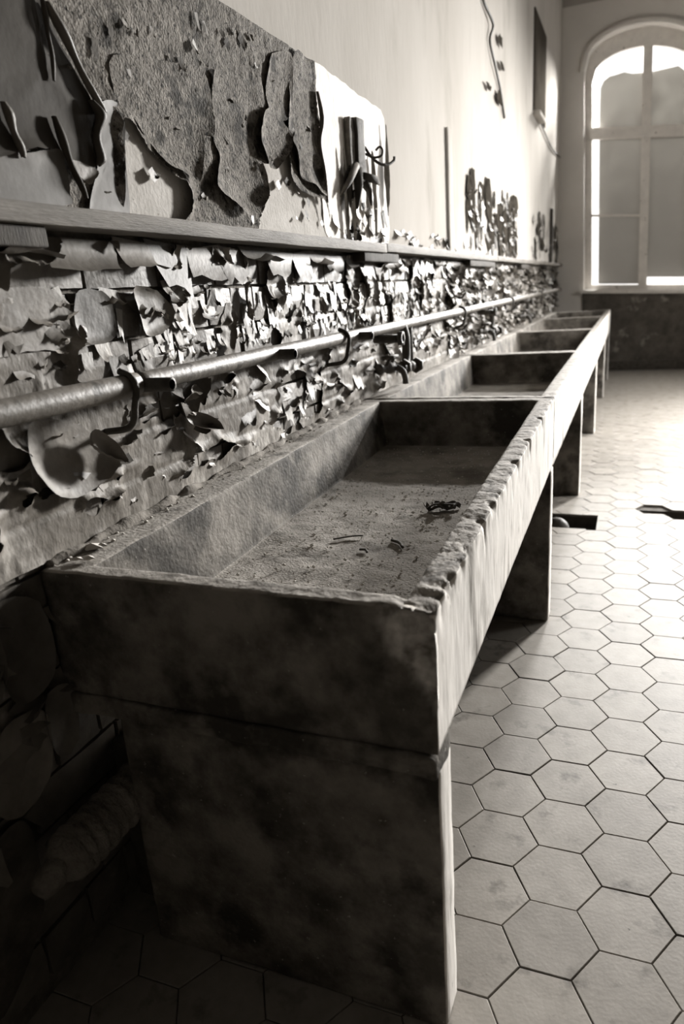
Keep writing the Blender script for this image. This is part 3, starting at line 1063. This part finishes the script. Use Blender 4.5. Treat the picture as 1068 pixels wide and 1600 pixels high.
# dark bare strips where the far coat hangs in ribbons
k = 0
for (ya, yb, za, zb, cnt) in ((4.75, 6.9, 1.5, 2.02, 40), (8.05, 9.1, 1.52, 2.0, 8), (10.1, 10.75, 1.5, 1.95, 5), (2.55, 2.95, 1.5, 1.75, 5), (3.06, 3.16, 1.52, 1.95, 3), (5.0, 6.1, 2.5, 3.1, 5)):
    for _ in range(cnt):
        yc_ = random.uniform(ya, yb)
        zc_ = random.uniform(za + 0.08, zb - 0.05)
        hh = random.uniform(0.06, 0.2) if za < 2.2 else random.uniform(0.02, 0.05)
        ww = random.uniform(0.03, 0.11) * (1.4 if yc_ > 4 else 0.35)
        poly = [(yc_ + ww * math.cos(t) * random.uniform(0.6, 1.2), min(2.01 if za < 2.2 else 9, max(1.487, zc_ + hh * math.sin(t) * random.uniform(0.7, 1.2)))) for t in np.linspace(0, 2 * math.pi, 9, endpoint=False)]
        sheet('bare_patch', poly, 'dark', 0.002 + 0.0003 * k, 0.0, 60 + k, 0, 0.008, rings=2, n=3)
        k += 1

# peeling coat over the brickwork: torn open in places, its free edges lifted
gs = 0.0055
gy, gz = np.arange(0.5, 4.7, gs), np.arange(0.858, 1.437, gs)
Y, Z = np.meshgrid(gy, gz, indexing='ij')


def coat_f(Y, Z):
    hi = fbm(np.stack([Y * 9.5, Z * 6, 0 * Y + 1.5], -1), 1, 71, 3)
    lo_ = fbm(np.stack([Y * 5.5, Z * 8, 0 * Y + 4.5], -1), 1, 81, 3)
    w = sstep(1.11, 1.18, Z)
    f = hi * w + lo_ * (1 - w)
    return f - 0.10 + 0.20 * w - 0.4 * sstep(0.93, 0.87, Z) - 0.25 * sstep(1.3, 0.9, Y) * w


e_ = 1e-3
Fv = coat_f(Y, Z)
fy, fz = (coat_f(Y + e_, Z) - Fv) / e_, (coat_f(Y, Z + e_) - Fv) / e_
gm = np.hypot(fy, fz) + 1e-3
dist = np.clip(-Fv / gm, -0.05, 0.05)
gone = Fv > 0
snap = np.abs(Fv / gm) < gs * 0.75
Ys = np.where(snap, Y - np.clip(Fv * fy / gm ** 2, -gs * 0.7, gs * 0.7), Y)
Zs = np.where(snap, Z - np.clip(Fv * fz / gm ** 2, -gs * 0.7, gs * 0.7), Z)
gone &= ~snap
P3 = np.stack([Y, Z, 0 * Y], -1)
jd = np.abs(((1.44 - Z) / 0.0995) % 1.0 - 0.0)
jd = np.minimum(jd, 1 - jd) * 0.0995
low_edge = sstep(-0.5, 0.8, -fz / gm)
lipw = np.clip(0.15 + 0.75 * low_edge + 0.6 * noise(P3, 13, 7), 0, 1.2)
Xo = WX + 0.0045 + 0.0022 * fbm(P3, 9, 91, 3) + 0.0016 * fbm(P3, 55, 93, 3) - 0.003 * np.exp(-(jd / 0.006) ** 2) + 0.022 * lipw * np.exp(-np.maximum(dist, 0) / 0.011)
Xo = np.maximum(Xo, WX + 0.0012)
V = np.stack([Xo, Ys, Zs], -1).reshape(-1, 3)
idx = np.arange(Y.size).reshape(Y.shape)
ok = ~(gone[:-1, :-1] | gone[1:, :-1] | gone[1:, 1:] | gone[:-1, 1:])
F = np.stack([idx[:-1, :-1], idx[1:, :-1], idx[1:, 1:], idx[:-1, 1:]], -1)[ok].tolist()
part('peeling_paint_coat', (V, F), 'coat', wall_left)

# ================================================================== PAINT FLAKES
def flake_verts(seed, nu=4, nv=5):
    r = random.Random(seed)
    curl = r.uniform(0.35, 1.5) if seed % 4 else r.uniform(1.5, 2.6)
    taper = r.uniform(-0.1, 0.6)
    lean = r.uniform(-0.3, 0.3)
    lift = r.uniform(0.02, 0.2)
    V, F = [], []
    rag = [r.uniform(0.72, 1.05) for _ in range(nu + 1)]
    twist = r.uniform(-0.5, 0.5)
    for i in range(nu + 1):
        for j in range(nv + 1):
            v = j / nv
            u = i / nu - 0.5
            th = curl * v * (1 + twist * u)
            R = 1.0 / max(curl, 0.2)
            bdown = R * math.sin(th + lift) - R * math.sin(lift)
            out = R * (math.cos(lift) - math.cos(th + lift))
            s = rag[i] if j else 1
            V.append((out * s, u * (1 - taper * v) + lean * v, -bdown * s))
    for i in range(nu):
        for j in range(nv):
            a_ = i * (nv + 1) + j
            F.append((a_, a_ + 1, a_ + nv + 2, a_ + nv + 1))
    return np.array(V), F


FL = [flake_verts(100 + i) for i in range(28)]
FLM = {(i, mname): None for i in range(28) for mname in ()}


def flake_me(i, mname):
    if (i, mname) not in FLM:
        FLM[(i, mname)] = mesh('paint_flake', FL[i][0], FL[i][1], mname)
    return FLM[(i, mname)]


stuff = {'fl_grey': [], 'fl_pale': [], 'fl_dark': []}
n_obj = 0


def flake(y, z, w, h, out, phi, mname, off=0.002, single=True, i=None):
    global n_obj
    i = random.randrange(28) if i is None else i
    S = Matrix.Diagonal((out, w, h, 1))
    mt = Matrix.Translation((WX + off, y, z)) @ Matrix.Rotation(phi, 4, 'X') @ S
    if single and n_obj < 295:
        o = link('paint_flake', flake_me(i, mname), wall_left)
        o.location = (WX + off, y, z)
        o.rotation_euler = (phi, 0, 0)
        o.scale = (out, w, h)
        n_obj += 1
    else:
        A = np.array(mt)
        stuff[mname].append((FL[i][0] @ A[:3, :3].T + A[:3, 3], FL[i][1]))


def pick(p):
    return random.choices(['fl_grey', 'fl_pale', 'fl_dark'], p)[0]


U = random.uniform
# row of scalloped sheets hanging under the shelf
y = 0.80
while y < 4.6:
    w = U(0.10, 0.19)
    flake(y + w / 2, 1.438 + U(-0.004, 0.004), w * 1.12, U(0.085, 0.11), U(0.04, 0.075), U(-0.12, 0.12), 'fl_grey', 0.004)
    y += w
# flakes of the first full course
for _ in range(55):
    y = 0.95 + 3.4 * random.random() ** 1.2
    flake(y, U(1.29, 1.35), U(0.035, 0.08), U(0.05, 0.09), U(0.015, 0.04), U(-0.3, 0.3), pick((5, 3, 1)))
# below the pipe
for _ in range(60):
    y = 0.9 + 3.4 * random.random() ** 1.1
    flake(y, U(0.99, 1.13), U(0.04, 0.11), U(0.04, 0.085), U(0.02, 0.05), U(-0.7, 0.7), pick((6, 2, 1)))
# between the course and the pipe
for _ in range(40):
    y = 0.95 + 3.0 * random.random()
    flake(y, U(1.2, 1.25), U(0.02, 0.06), U(0.04, 0.06), U(0.012, 0.03), U(-0.25, 0.25), pick((3, 5, 1)))
# low at the left under the trough end
for _ in range(16):
    flake(U(0.62, 0.98), U(0.42, 0.86), U(0.05, 0.11), U(0.06, 0.13), U(0.03, 0.07), U(-0.5, 0.5), 'fl_grey')
# along the shelf, foot of the white patch
for _ in range(26):
    flake(U(2.45, 4.4), U(1.51, 1.57), U(0.03, 0.09), U(0.03, 0.07), U(0.02, 0.05), U(-0.6, 0.6), pick((3, 3, 2)), 0.004)
for _ in range(10):
    flake(U(2.5, 3.1), U(1.55, 1.70), U(0.03, 0.06), U(0.05, 0.12), U(0.02, 0.04), U(-0.5, 0.5), pick((1, 5, 1)), 0.006)
# narrow ragged shreds and everything farther away: joined
for _ in range(150):
    y = 1.22 + 3.4 * random.random() ** 1.3
    flake(y, U(1.19, 1.25) if random.random() < 0.55 else U(1.28, 1.36), U(0.008, 0.026), U(0.03, 0.075), U(0.01, 0.03), U(-0.25, 0.25), pick((2, 6, 1)), 0.002, False)
for _ in range(60):
    y = 0.95 + 3.5 * random.random()
    flake(y, U(0.90, 1.12), U(0.012, 0.05), U(0.015, 0.05), U(0.01, 0.035), U(-1.4, 1.4), pick((5, 3, 1)), 0.002, False)
for _ in range(1100):
    y = 4.2 + 6.5 * random.random() ** 1.1
    flake(y, U(0.93, 1.44), U(0.03, 0.14), U(0.03, 0.10), U(0.03, 0.08), U(-0.7, 0.7), pick((3, 4, 3)), 0.002, False)
for _ in range(100):
    flake(U(4.7, 7.0), U(1.5, 1.96), U(0.03, 0.10), U(0.05, 0.16), U(0.02, 0.05), U(-0.4, 0.4), pick((2, 2, 6)), 0.004, False)
for _ in range(50):
    flake(U(8.0, 10.7), U(1.5, 2.0), U(0.03, 0.12), U(0.05, 0.16), U(0.02, 0.05), U(-0.4, 0.4), pick((2, 2, 5)), 0.004, False)
for _ in range(90):
    flake(U(1.15, 2.4), U(1.5, 2.0), U(0.008, 0.03), U(0.01, 0.05), U(0.006, 0.014), U(-1, 1), pick((5, 0, 3)), 0.009, False)
for mname, lst in stuff.items():
    if lst:
        V, F = join(*lst)
        o = link('paint_shreds', mesh('paint_shreds', V, F, mname), wall_left)
        o['kind'] = 'stuff'

# ================================================================== SHELF
shelf = empty('wall_shelf', (-0.965, 0.0, 1.452))
tag(shelf, 'long weathered wooden shelf board running along the wall above the pipe', 'shelf')
for i, (ya, yb, dz) in enumerate(((-0.8, 2.90, 0.0), (2.905, 5.55, 0.004), (5.555, 8.2, 0.008), (8.205, 10.84, 0.012))):
    V, F, S = rbox((-1.0, ya, 1.447 + dz), (-0.932, yb, 1.481 + dz), 0.03, 0.003, 0.0022, 9, 40 + i)
    V[:, 0] = np.maximum(V[:, 0], WX + 0.0005)
    part('board', (V, F), 'wood', shelf)
for (ya, yb) in ((0.70, 1.03), (2.66, 3.10), (4.62, 5.5), (6.9, 7.4), (9.0, 9.5)):
    part('bracket', rbox((-0.998, ya, 1.412), (-0.945, yb, 1.4475), 0.08, 0.004, 0.002)[:2], 'darkwood', shelf)

# ================================================================== PIPES
PX, PZ = -0.943, 1.152
pipe = empty('water_pipe', (PX, 0.0, PZ))
tag(pipe, 'horizontal painted water pipe along the peeling brick wall', 'pipe')
for (ya, yb, r) in ((-0.8, 1.20, 0.0235), (1.20, 2.38, 0.0215), (2.38, 4.5, 0.0205), (4.5, 7.4, 0.0205), (7.4, 10.8, 0.0205)):
    n = max(8, int((yb - ya) / 0.03))
    part('pipe_length', tube([(PX, ya + (yb - ya) * t, PZ) for t in np.linspace(0, 1, n)], r, 18, True, 0.0012, 3), 'pipe', pipe)


def stub(y, z, x0, x1, r, parent, name='outlet_stub'):
    V, F = tube([(x, y, z) for x in np.linspace(x0, x1, 6)], r, 16, False)
    V2, F2 = tube([(x, y, z) for x in np.linspace(x1, x0 + 0.01, 4)], r * 0.72, 16, False)
    ring = (V, F)
    n = 16
    VV, FF = join(ring, (V2, F2))
    o1 = 5 * n
    o2 = len(V)
    # tube frames run opposite ways, so match the rims by nearest angle
    for j in range(n):
        a_ = VV[o1 + j]
        k_ = min(range(n), key=lambda q_: np.linalg.norm(VV[o2 + q_] - a_))
        b_ = VV[o1 + (j + 1) % n]
        k2 = min(range(n), key=lambda q_: np.linalg.norm(VV[o2 + q_] - b_))
        FF.append((o1 + j, o1 + (j + 1) % n, o2 + k2, o2 + k_))
    return part(name, (VV, FF), 'iron', parent)


for (y, x1) in ((1.215, -0.862), (1.835, -0.875), (2.50, -0.875)):
    stub(y, PZ - 0.004, PX - 0.005, x1, 0.0145, pipe)
for y in (1.165, 2.36, 4.3, 6.2, 8.3):
    pts = [(-0.952, y + 0.003, PZ + 0.030), (PX + 0.020, y, PZ + 0.018), (PX + 0.030, y - 0.002, PZ - 0.006), (PX + 0.024, y - 0.006, PZ - 0.04), (PX + 0.018, y - 0.008, PZ - 0.068), (-0.945, y - 0.012, PZ - 0.084), (-0.998, y - 0.016, PZ - 0.09)]
    part('pipe_hook', tube(bez(pts, 6), 0.007, 10, True, 0.0008), 'iron', pipe)


def hexnut(c, axis_i, r, h):
    V, F = [], []
    for s in (-h / 2, h / 2):
        for rr in (r, r * 0.55):
            for k in range(6):
                a_ = k * math.pi / 3
                d = [0, 0, 0]
                u, v = [(1, 2), (2, 0), (0, 1)][axis_i]
                d[u], d[v], d[axis_i] = rr * math.cos(a_), rr * math.sin(a_), s
                V.append(np.array(c) + np.array(d))
    for k in range(6):
        j = (k + 1) % 6
        F += [(k, j, 6 + j, 6 + k), (12 + k, 18 + k, 18 + j, 12 + j), (k, 12 + k, 12 + j, j), (6 + k, 6 + j, 18 + j, 18 + k)]
    return np.array(V), F


def tap(y, label):
    """shut-off valve and mixing arm hanging below the pipe"""
    t = empty('wall_tap', (-0.93, y, 0.95))
    tag(t, label, 'tap', 'old iron taps under the wall pipe')
    arm = part('supply_arm', tube([(-0.955, y - 0.34, 1.118), (-0.905, y - 0.33, 1.116), (-0.855, y - 0.31, 1.115)], 0.017, 14), 'iron', t)
    part('hex_nut', hexnut((-0.85, y - 0.31, 1.115), 0, 0.03, 0.018), 'iron', arm)
    part('riser', tube(bez([(-0.945, y + 0.02, 1.16), (-0.93, y + 0.02, 1.10), (-0.93, y + 0.02, 1.02), (-0.925, y, 0.985), (-0.90, y - 0.02, 0.975)], 6), 0.019, 14), 'iron', t)
    part('riser', tube([(-0.955, y + 0.17, 1.16), (-0.955, y + 0.17, 1.08), (-0.955, y + 0.17, 0.95)], 0.014, 12), 'iron', t)
    body = part('valve_body', tube(bez([(-0.99, y - 0.24, 0.985), (-0.96, y - 0.20, 0.985), (-0.925, y - 0.12, 0.98), (-0.90, y - 0.04, 0.975), (-0.885, y + 0.03, 0.97)], 5), [0.012 + 0.012 * abs(math.sin(i * 0.7)) for i in range(21)], 14), 'iron', t)
    part('hex_nut', hexnut((-0.905, y - 0.10, 0.978), 1, 0.034, 0.022), 'iron', body)
    part('hex_nut', hexnut((-0.885, y + 0.02, 0.972), 1, 0.034, 0.022), 'iron', body)
    part('spout', tube(bez([(-0.92, y - 0.16, 0.985), (-0.895, y - 0.16, 0.97), (-0.885, y - 0.16, 0.94), (-0.884, y - 0.16, 0.915)], 5), 0.013, 12), 'iron', t)
    part('handle', join(tube([(-0.945, y - 0.22, 1.0), (-0.93, y - 0.22, 1.03)], 0.008, 8), tube([(-0.955, y - 0.25, 1.032), (-0.905, y - 0.19, 1.034)], 0.009, 8), tube([(-0.955, y - 0.19, 1.034), (-0.905, y - 0.25, 1.032)], 0.009, 8)), 'iron', t)
    return t


tap(3.08, 'cluster of rusty iron tap fittings above the second trough')
tap(5.25, 'rusty iron tap fittings on the wall above the third trough')
tap(7.20, 'small distant rusty tap fittings above the fourth trough')

# encrusted drain pipe sticking out beside the near slab
dr = empty('drain_pipe', (-0.91, 0.85, 0.345))
tag(dr, 'stubby crusted drain pipe low on the wall beside the nearest slab', 'pipe')
part('pipe_body', tube([(-0.915, y, 0.345) for y in np.linspace(1.004, 0.765, 40)], [0.05 + 0.002 * math.sin(k * 1.3) for k in range(40)], 22, True, 0.006, 8), 'crust', dr)
part('collar', tube([(-0.915, y, 0.345) for y in (0.79, 0.765, 0.745, 0.735)], [0.052, 0.046, 0.036, 0.026], 18, True, 0.006, 9), 'crust', dr)
part('plug', tube([(-0.915, y, 0.343) for y in (0.75, 0.72, 0.70, 0.69)], [0.026, 0.028, 0.025, 0.012], 14, True, 0.006, 12), 'crust', dr)

# drain elbow in the floor pit
o = empty('drain_elbow', (-0.34, 3.93, -0.16))
tag(o, 'dark round drain elbow lying in the floor pit', 'pipe')
part('elbow', tube(bez([(-0.56, 3.95, -0.07), (-0.40, 3.94, -0.06), (-0.33, 3.93, -0.035), (-0.30, 3.92, -0.10), (-0.295, 3.92, -0.16)], 6), 0.05, 14, True, 0.004), 'iron', o)
part('rim', tube([(-0.295, 3.92, -0.159), (-0.295, 3.92, -0.135)], 0.062, 14, True, 0.002), 'iron', o)

# ================================================================== THINGS ON THE WALL
def thing_mesh(name, VF, mat, label, cat, smooth=True):
    V = np.asarray(VF[0], float)
    c = np.array([V[:, 0].mean(), V[:, 1].mean(), V[:, 2].min()])
    o = link(name, mesh(name, V - c, VF[1], mat, None, smooth), None, c)
    return tag(o, label, cat)


V, F, S = rbox((-0.9985, 4.24, 1.49), (-0.984, 4.34, 2.135), 0.05, 0.003, 0.002)
thing_mesh('wooden_lath', (np.c_[np.maximum(V[:, 0], WX + 0.0005), V[:, 1:]], F), 'plaster', 'pale upright wooden lath standing on the shelf beside the white patch', 'lath')
V, F, S = rbox((-0.9985, 9.74, 1.495), (-0.965, 9.84, 2.13), 0.05, 0.003, 0.002)
thing_mesh('wooden_lath', (np.c_[np.maximum(V[:, 0], WX + 0.0005), V[:, 1:]], F), 'darkwood', 'dark upright lath at the far end of the shelf near the window', 'lath')
pg = empty('wall_peg', (-0.98, 2.72, 1.66))
tag(pg, 'splintered dark wooden peg board on the white plaster patch', 'peg board')
V, F, S = rbox((-0.996, 2.655, 1.735), (-0.974, 2.705, 1.905), 0.02, 0.003, 0.004, 20)
part('splinter', (V, F), 'wood', pg)
V, F, S = rbox((-0.996, 2.70, 1.70), (-0.960, 2.775, 1.912), 0.02, 0.003, 0.004, 20, 3)
part('board', (V, F), 'darkwood', pg)
part('splinter', tube([(-0.975, 2.72, 1.74), (-0.965, 2.69, 1.68), (-0.965, 2.66, 1.60)], [0.02, 0.018, 0.004], 7, True, 0.004), 'darkwood', pg)
part('splinter', tube([(-0.975, 2.70, 1.75), (-0.975, 2.62, 1.69), (-0.98, 2.54, 1.63)], [0.016, 0.014, 0.003], 7, True, 0.004), 'wood', pg)
part('splinter', tube([(-0.975, 2.76, 1.71), (-0.96, 2.80, 1.67), (-0.955, 2.80, 1.62)], [0.018, 0.014, 0.003], 7, True, 0.004), 'darkwood', pg)
part('splinter', tube([(-0.965, 2.74, 1.72), (-0.95, 2.83, 1.715), (-0.945, 2.88, 1.70)], [0.016, 0.016, 0.004], 7, True, 0.004), 'darkwood', pg)
hk = empty('wire_hook', (-0.985, 2.84, 1.80))
tag(hk, 'curled black wire hook on the white plaster patch', 'hook')
part('back_plate', rbox((-0.997, 2.815, 1.79), (-0.985, 2.86, 1.855), 0.02, 0.003)[:2], 'iron', hk)
part('wire', tube(bez([(-0.985, 2.838, 1.835), (-0.965, 2.85, 1.80), (-0.94, 2.87, 1.775), (-0.92, 2.91, 1.772), (-0.905, 2.95, 1.79), (-0.903, 2.955, 1.805)], 6), 0.0055, 8), 'iron', hk)
part('wire', tube(bez([(-0.985, 2.835, 1.81), (-0.955, 2.85, 1.795), (-0.93, 2.87, 1.80), (-0.925, 2.875, 1.82), (-0.935, 2.87, 1.832), (-0.948, 2.862, 1.82)], 6), 0.0045, 8), 'iron', hk)
thing_mesh('hanging_wire', tube(bez([(-0.995, 5.30, 3.12), (-0.985, 5.35, 3.04), (-0.975, 5.62, 2.99), (-0.985, 5.55, 2.88), (-0.98, 5.70, 2.78), (-0.985, 5.97, 2.67), (-0.99, 6.20, 2.52)], 8), 0.009, 6), 'iron', 'loose dark wire hanging from the upper wall', 'wire')
thing_mesh('slack_cord', tube(bez([(-0.99, 8.0, 2.87), (-0.985, 8.7, 2.86), (-0.985, 9.6, 2.80), (-0.985, 10.3, 2.82), (-0.99, 10.84, 2.85)], 8), 0.008, 6), 'iron', 'thin slack cord strung along the wall towards the window', 'cord')
dt = empty('wall_duct', (-0.985, 8.5, 2.9))
tag(dt, 'tall grey duct panel high on the wall near the window', 'panel')
part('panel', rbox((-0.999, 8.0, 2.90), (-0.985, 8.98, 3.78), 0.2, 0.004, 0.001)[:2], 'room', dt)
part('bottom_lip', rbox((-0.999, 8.0, 2.86), (-0.93, 8.5, 2.90), 0.1, 0.004, 0.002)[:2], 'plaster', dt)

# ================================================================== DEBRIS IN THE NEAR TROUGH
def zfl(y):
    return 0.849 + (0.884 - 0.849) * (y - 0.915) / 1.777 - 0.174


def crumpled(cx, cy, r, seed):
    V, F = [], []
    rr = random.Random(seed)
    n, k = 14, 5
    for i in range(n):
        for j in range(k):
            t = i / (n - 1) * 2 - 1
            s = j / (k - 1) * 2 - 1
            w = math.sqrt(max(0.02, 1 - t * t)) * (0.35 + 0.15 * math.sin(5 * t + seed))
            V.append((cx + r * t + 0.1 * r * s, cy + r * s * w + 0.2 * r * math.sin(4 * t), zfl(cy) + 0.006 + r * (0.10 * math.sin(6 * t + seed) + 0.30 * s * s * abs(math.cos(3 * t)) + 0.08)))
    for i in range(n - 1):
        for j in range(k - 1):
            a_ = i * k + j
            F.append((a_, a_ + k, a_ + k + 1, a_ + 1))
    return V, F


lf = empty('dried_leaf', (-0.475, 1.86, zfl(1.86)))
tag(lf, 'crumpled dark dried leaf lying on the bottom of the nearest trough', 'leaf')
part('blade', crumpled(-0.475, 1.85, 0.045, 2), 'leaf', lf)
part('blade', crumpled(-0.465, 1.885, 0.04, 5), 'leaf', lf)
part('stem', tube(bez([(-0.51, 1.84, zfl(1.85) + 0.012), (-0.49, 1.86, zfl(1.85) + 0.02), (-0.44, 1.87, zfl(1.85) + 0.018)], 5), 0.003, 6), 'leaf', lf)
for (p, q_, rad, lab) in (((-0.693, 1.585), (-0.625, 1.625), 0.0022, 'thin pale twig in the middle of the nearest trough'),
                          ((-0.54, 1.605), (-0.498, 1.562), 0.004, 'short thick dark twig on the nearest trough bottom'),
                          ((-0.60, 1.53), (-0.575, 1.515), 0.003, 'tiny dark twig left of the short thick twig')):
    mid = ((p[0] + q_[0]) / 2 + 0.004, (p[1] + q_[1]) / 2 + 0.006)
    thing_mesh('twig', tube(bez([(p[0], p[1], zfl(p[1]) + 0.004), (mid[0], mid[1], zfl(mid[1]) + 0.005), (q_[0], q_[1], zfl(q_[1]) + 0.004)], 5), rad, 6), 'leaf', lab, 'twig')
# crumbs and grit, nobody could count them
cr = []
octV = np.array([(1, 0, 0), (-1, 0, 0), (0, 1, 0), (0, -1, 0), (0, 0, 1), (0, 0, -1)], float)
octF = [(0, 2, 4), (2, 1, 4), (1, 3, 4), (3, 0, 4), (2, 0, 5), (1, 2, 5), (3, 1, 5), (0, 3, 5)]
for _ in range(2200):
    y = 0.98 + 1.6 * random.random() ** 1.7
    x = U(-0.87, -0.32)
    s = 0.0012 + 0.0035 * random.random() ** 4
    cr.append((octV * np.array([s * U(0.7, 1.5), s * U(0.7, 1.5), s * U(0.5, 1)]) + np.array([x, y, zfl(y) + 0.003 + s * 0.3]), octF))
for _ in range(160):
    y = U(0.93, 2.6)
    s = 0.002 + 0.004 * random.random() ** 3
    cr.append((octV * np.array([s, s * 1.3, s * 0.6]) + np.array([U(-0.995, -0.955), y, zfl(y) + 0.1745 + s * 0.3]), octF))
V, F = join(*cr)
o = link('grit', mesh('grit', V, F, 'base', None, False))
tag(o, 'grit and plaster crumbs scattered over the nearest trough', 'grit', kind='stuff')
# crumbling mortar bead where the trough rim meets the wall
rb = []
pts = [(-0.993 + 0.006 * float(noise(np.array([yy * 20, 0, 0]), 1, 3)), yy, zfl(yy) + 0.176 + 0.004 * float(noise(np.array([yy * 30, 5, 0]), 1, 3))) for yy in np.linspace(0.93, 2.66, 150)]
part('mortar_fillet', tube(pts, [0.011 + 0.006 * float(noise(np.array([yy * 25, 9, 0]), 1, 4)) for yy in np.linspace(0.93, 2.66, 150)], 8, True, 0.004, 6), 'mortar', t1)
for _ in range(4):
    V = octV * np.array([0.03, 0.02, 0.007]) * U(0.5, 1) + np.array([U(-0.975, -0.93), U(0.95, 1.04), zfl(1.0) + 0.180])
    o = thing_mesh('plaster_chip', (V + 0.004 * vnoise(V, 60, 3 + _), octF), 'base', 'small broken plaster chip on the near trough rim in the wall corner', 'plaster chip', False)
    o['group'] = 'plaster chips in the trough corner'

# mostly hidden heap, added behind the near slab to block light there
V, F = [], []
n1, n2 = 26, 30
for i in range(n1):
    for j in range(n2):
        a_, b_ = i / (n1 - 1), j / (n2 - 1)
        x, y = -1.0 + 0.34 * a_, 1.01 + 0.75 * b_
        hh = 0.42 * (1 - a_ ** 1.6) * (1 - b_ ** 2) + 0.02 * float(fbm(np.array([x, y, 0.3]), 18, 5, 3))
        V.append((max(x, -0.999), y, max(0.001, hh)))
for i in range(n1 - 1):
    for j in range(n2 - 1):
        F.append((i * n2 + j, (i + 1) * n2 + j, (i + 1) * n2 + j + 1, i * n2 + j + 1))
b0 = len(V)
V += [(V[j * n2][0], 1.01, 0.0) for j in range(n1)]
for j in range(n1 - 1):
    F.append((j * n2, b0 + j, b0 + j + 1, (j + 1) * n2))
V = np.array(V)
c = np.array([-0.85, 1.3, 0])
o = link('shade_heap', mesh('shade_heap', V - c, F, 'grout', None, False), None, c)
tag(o, 'added dark heap behind the nearest slab that keeps the corner in shade', 'rubble', kind='stuff')
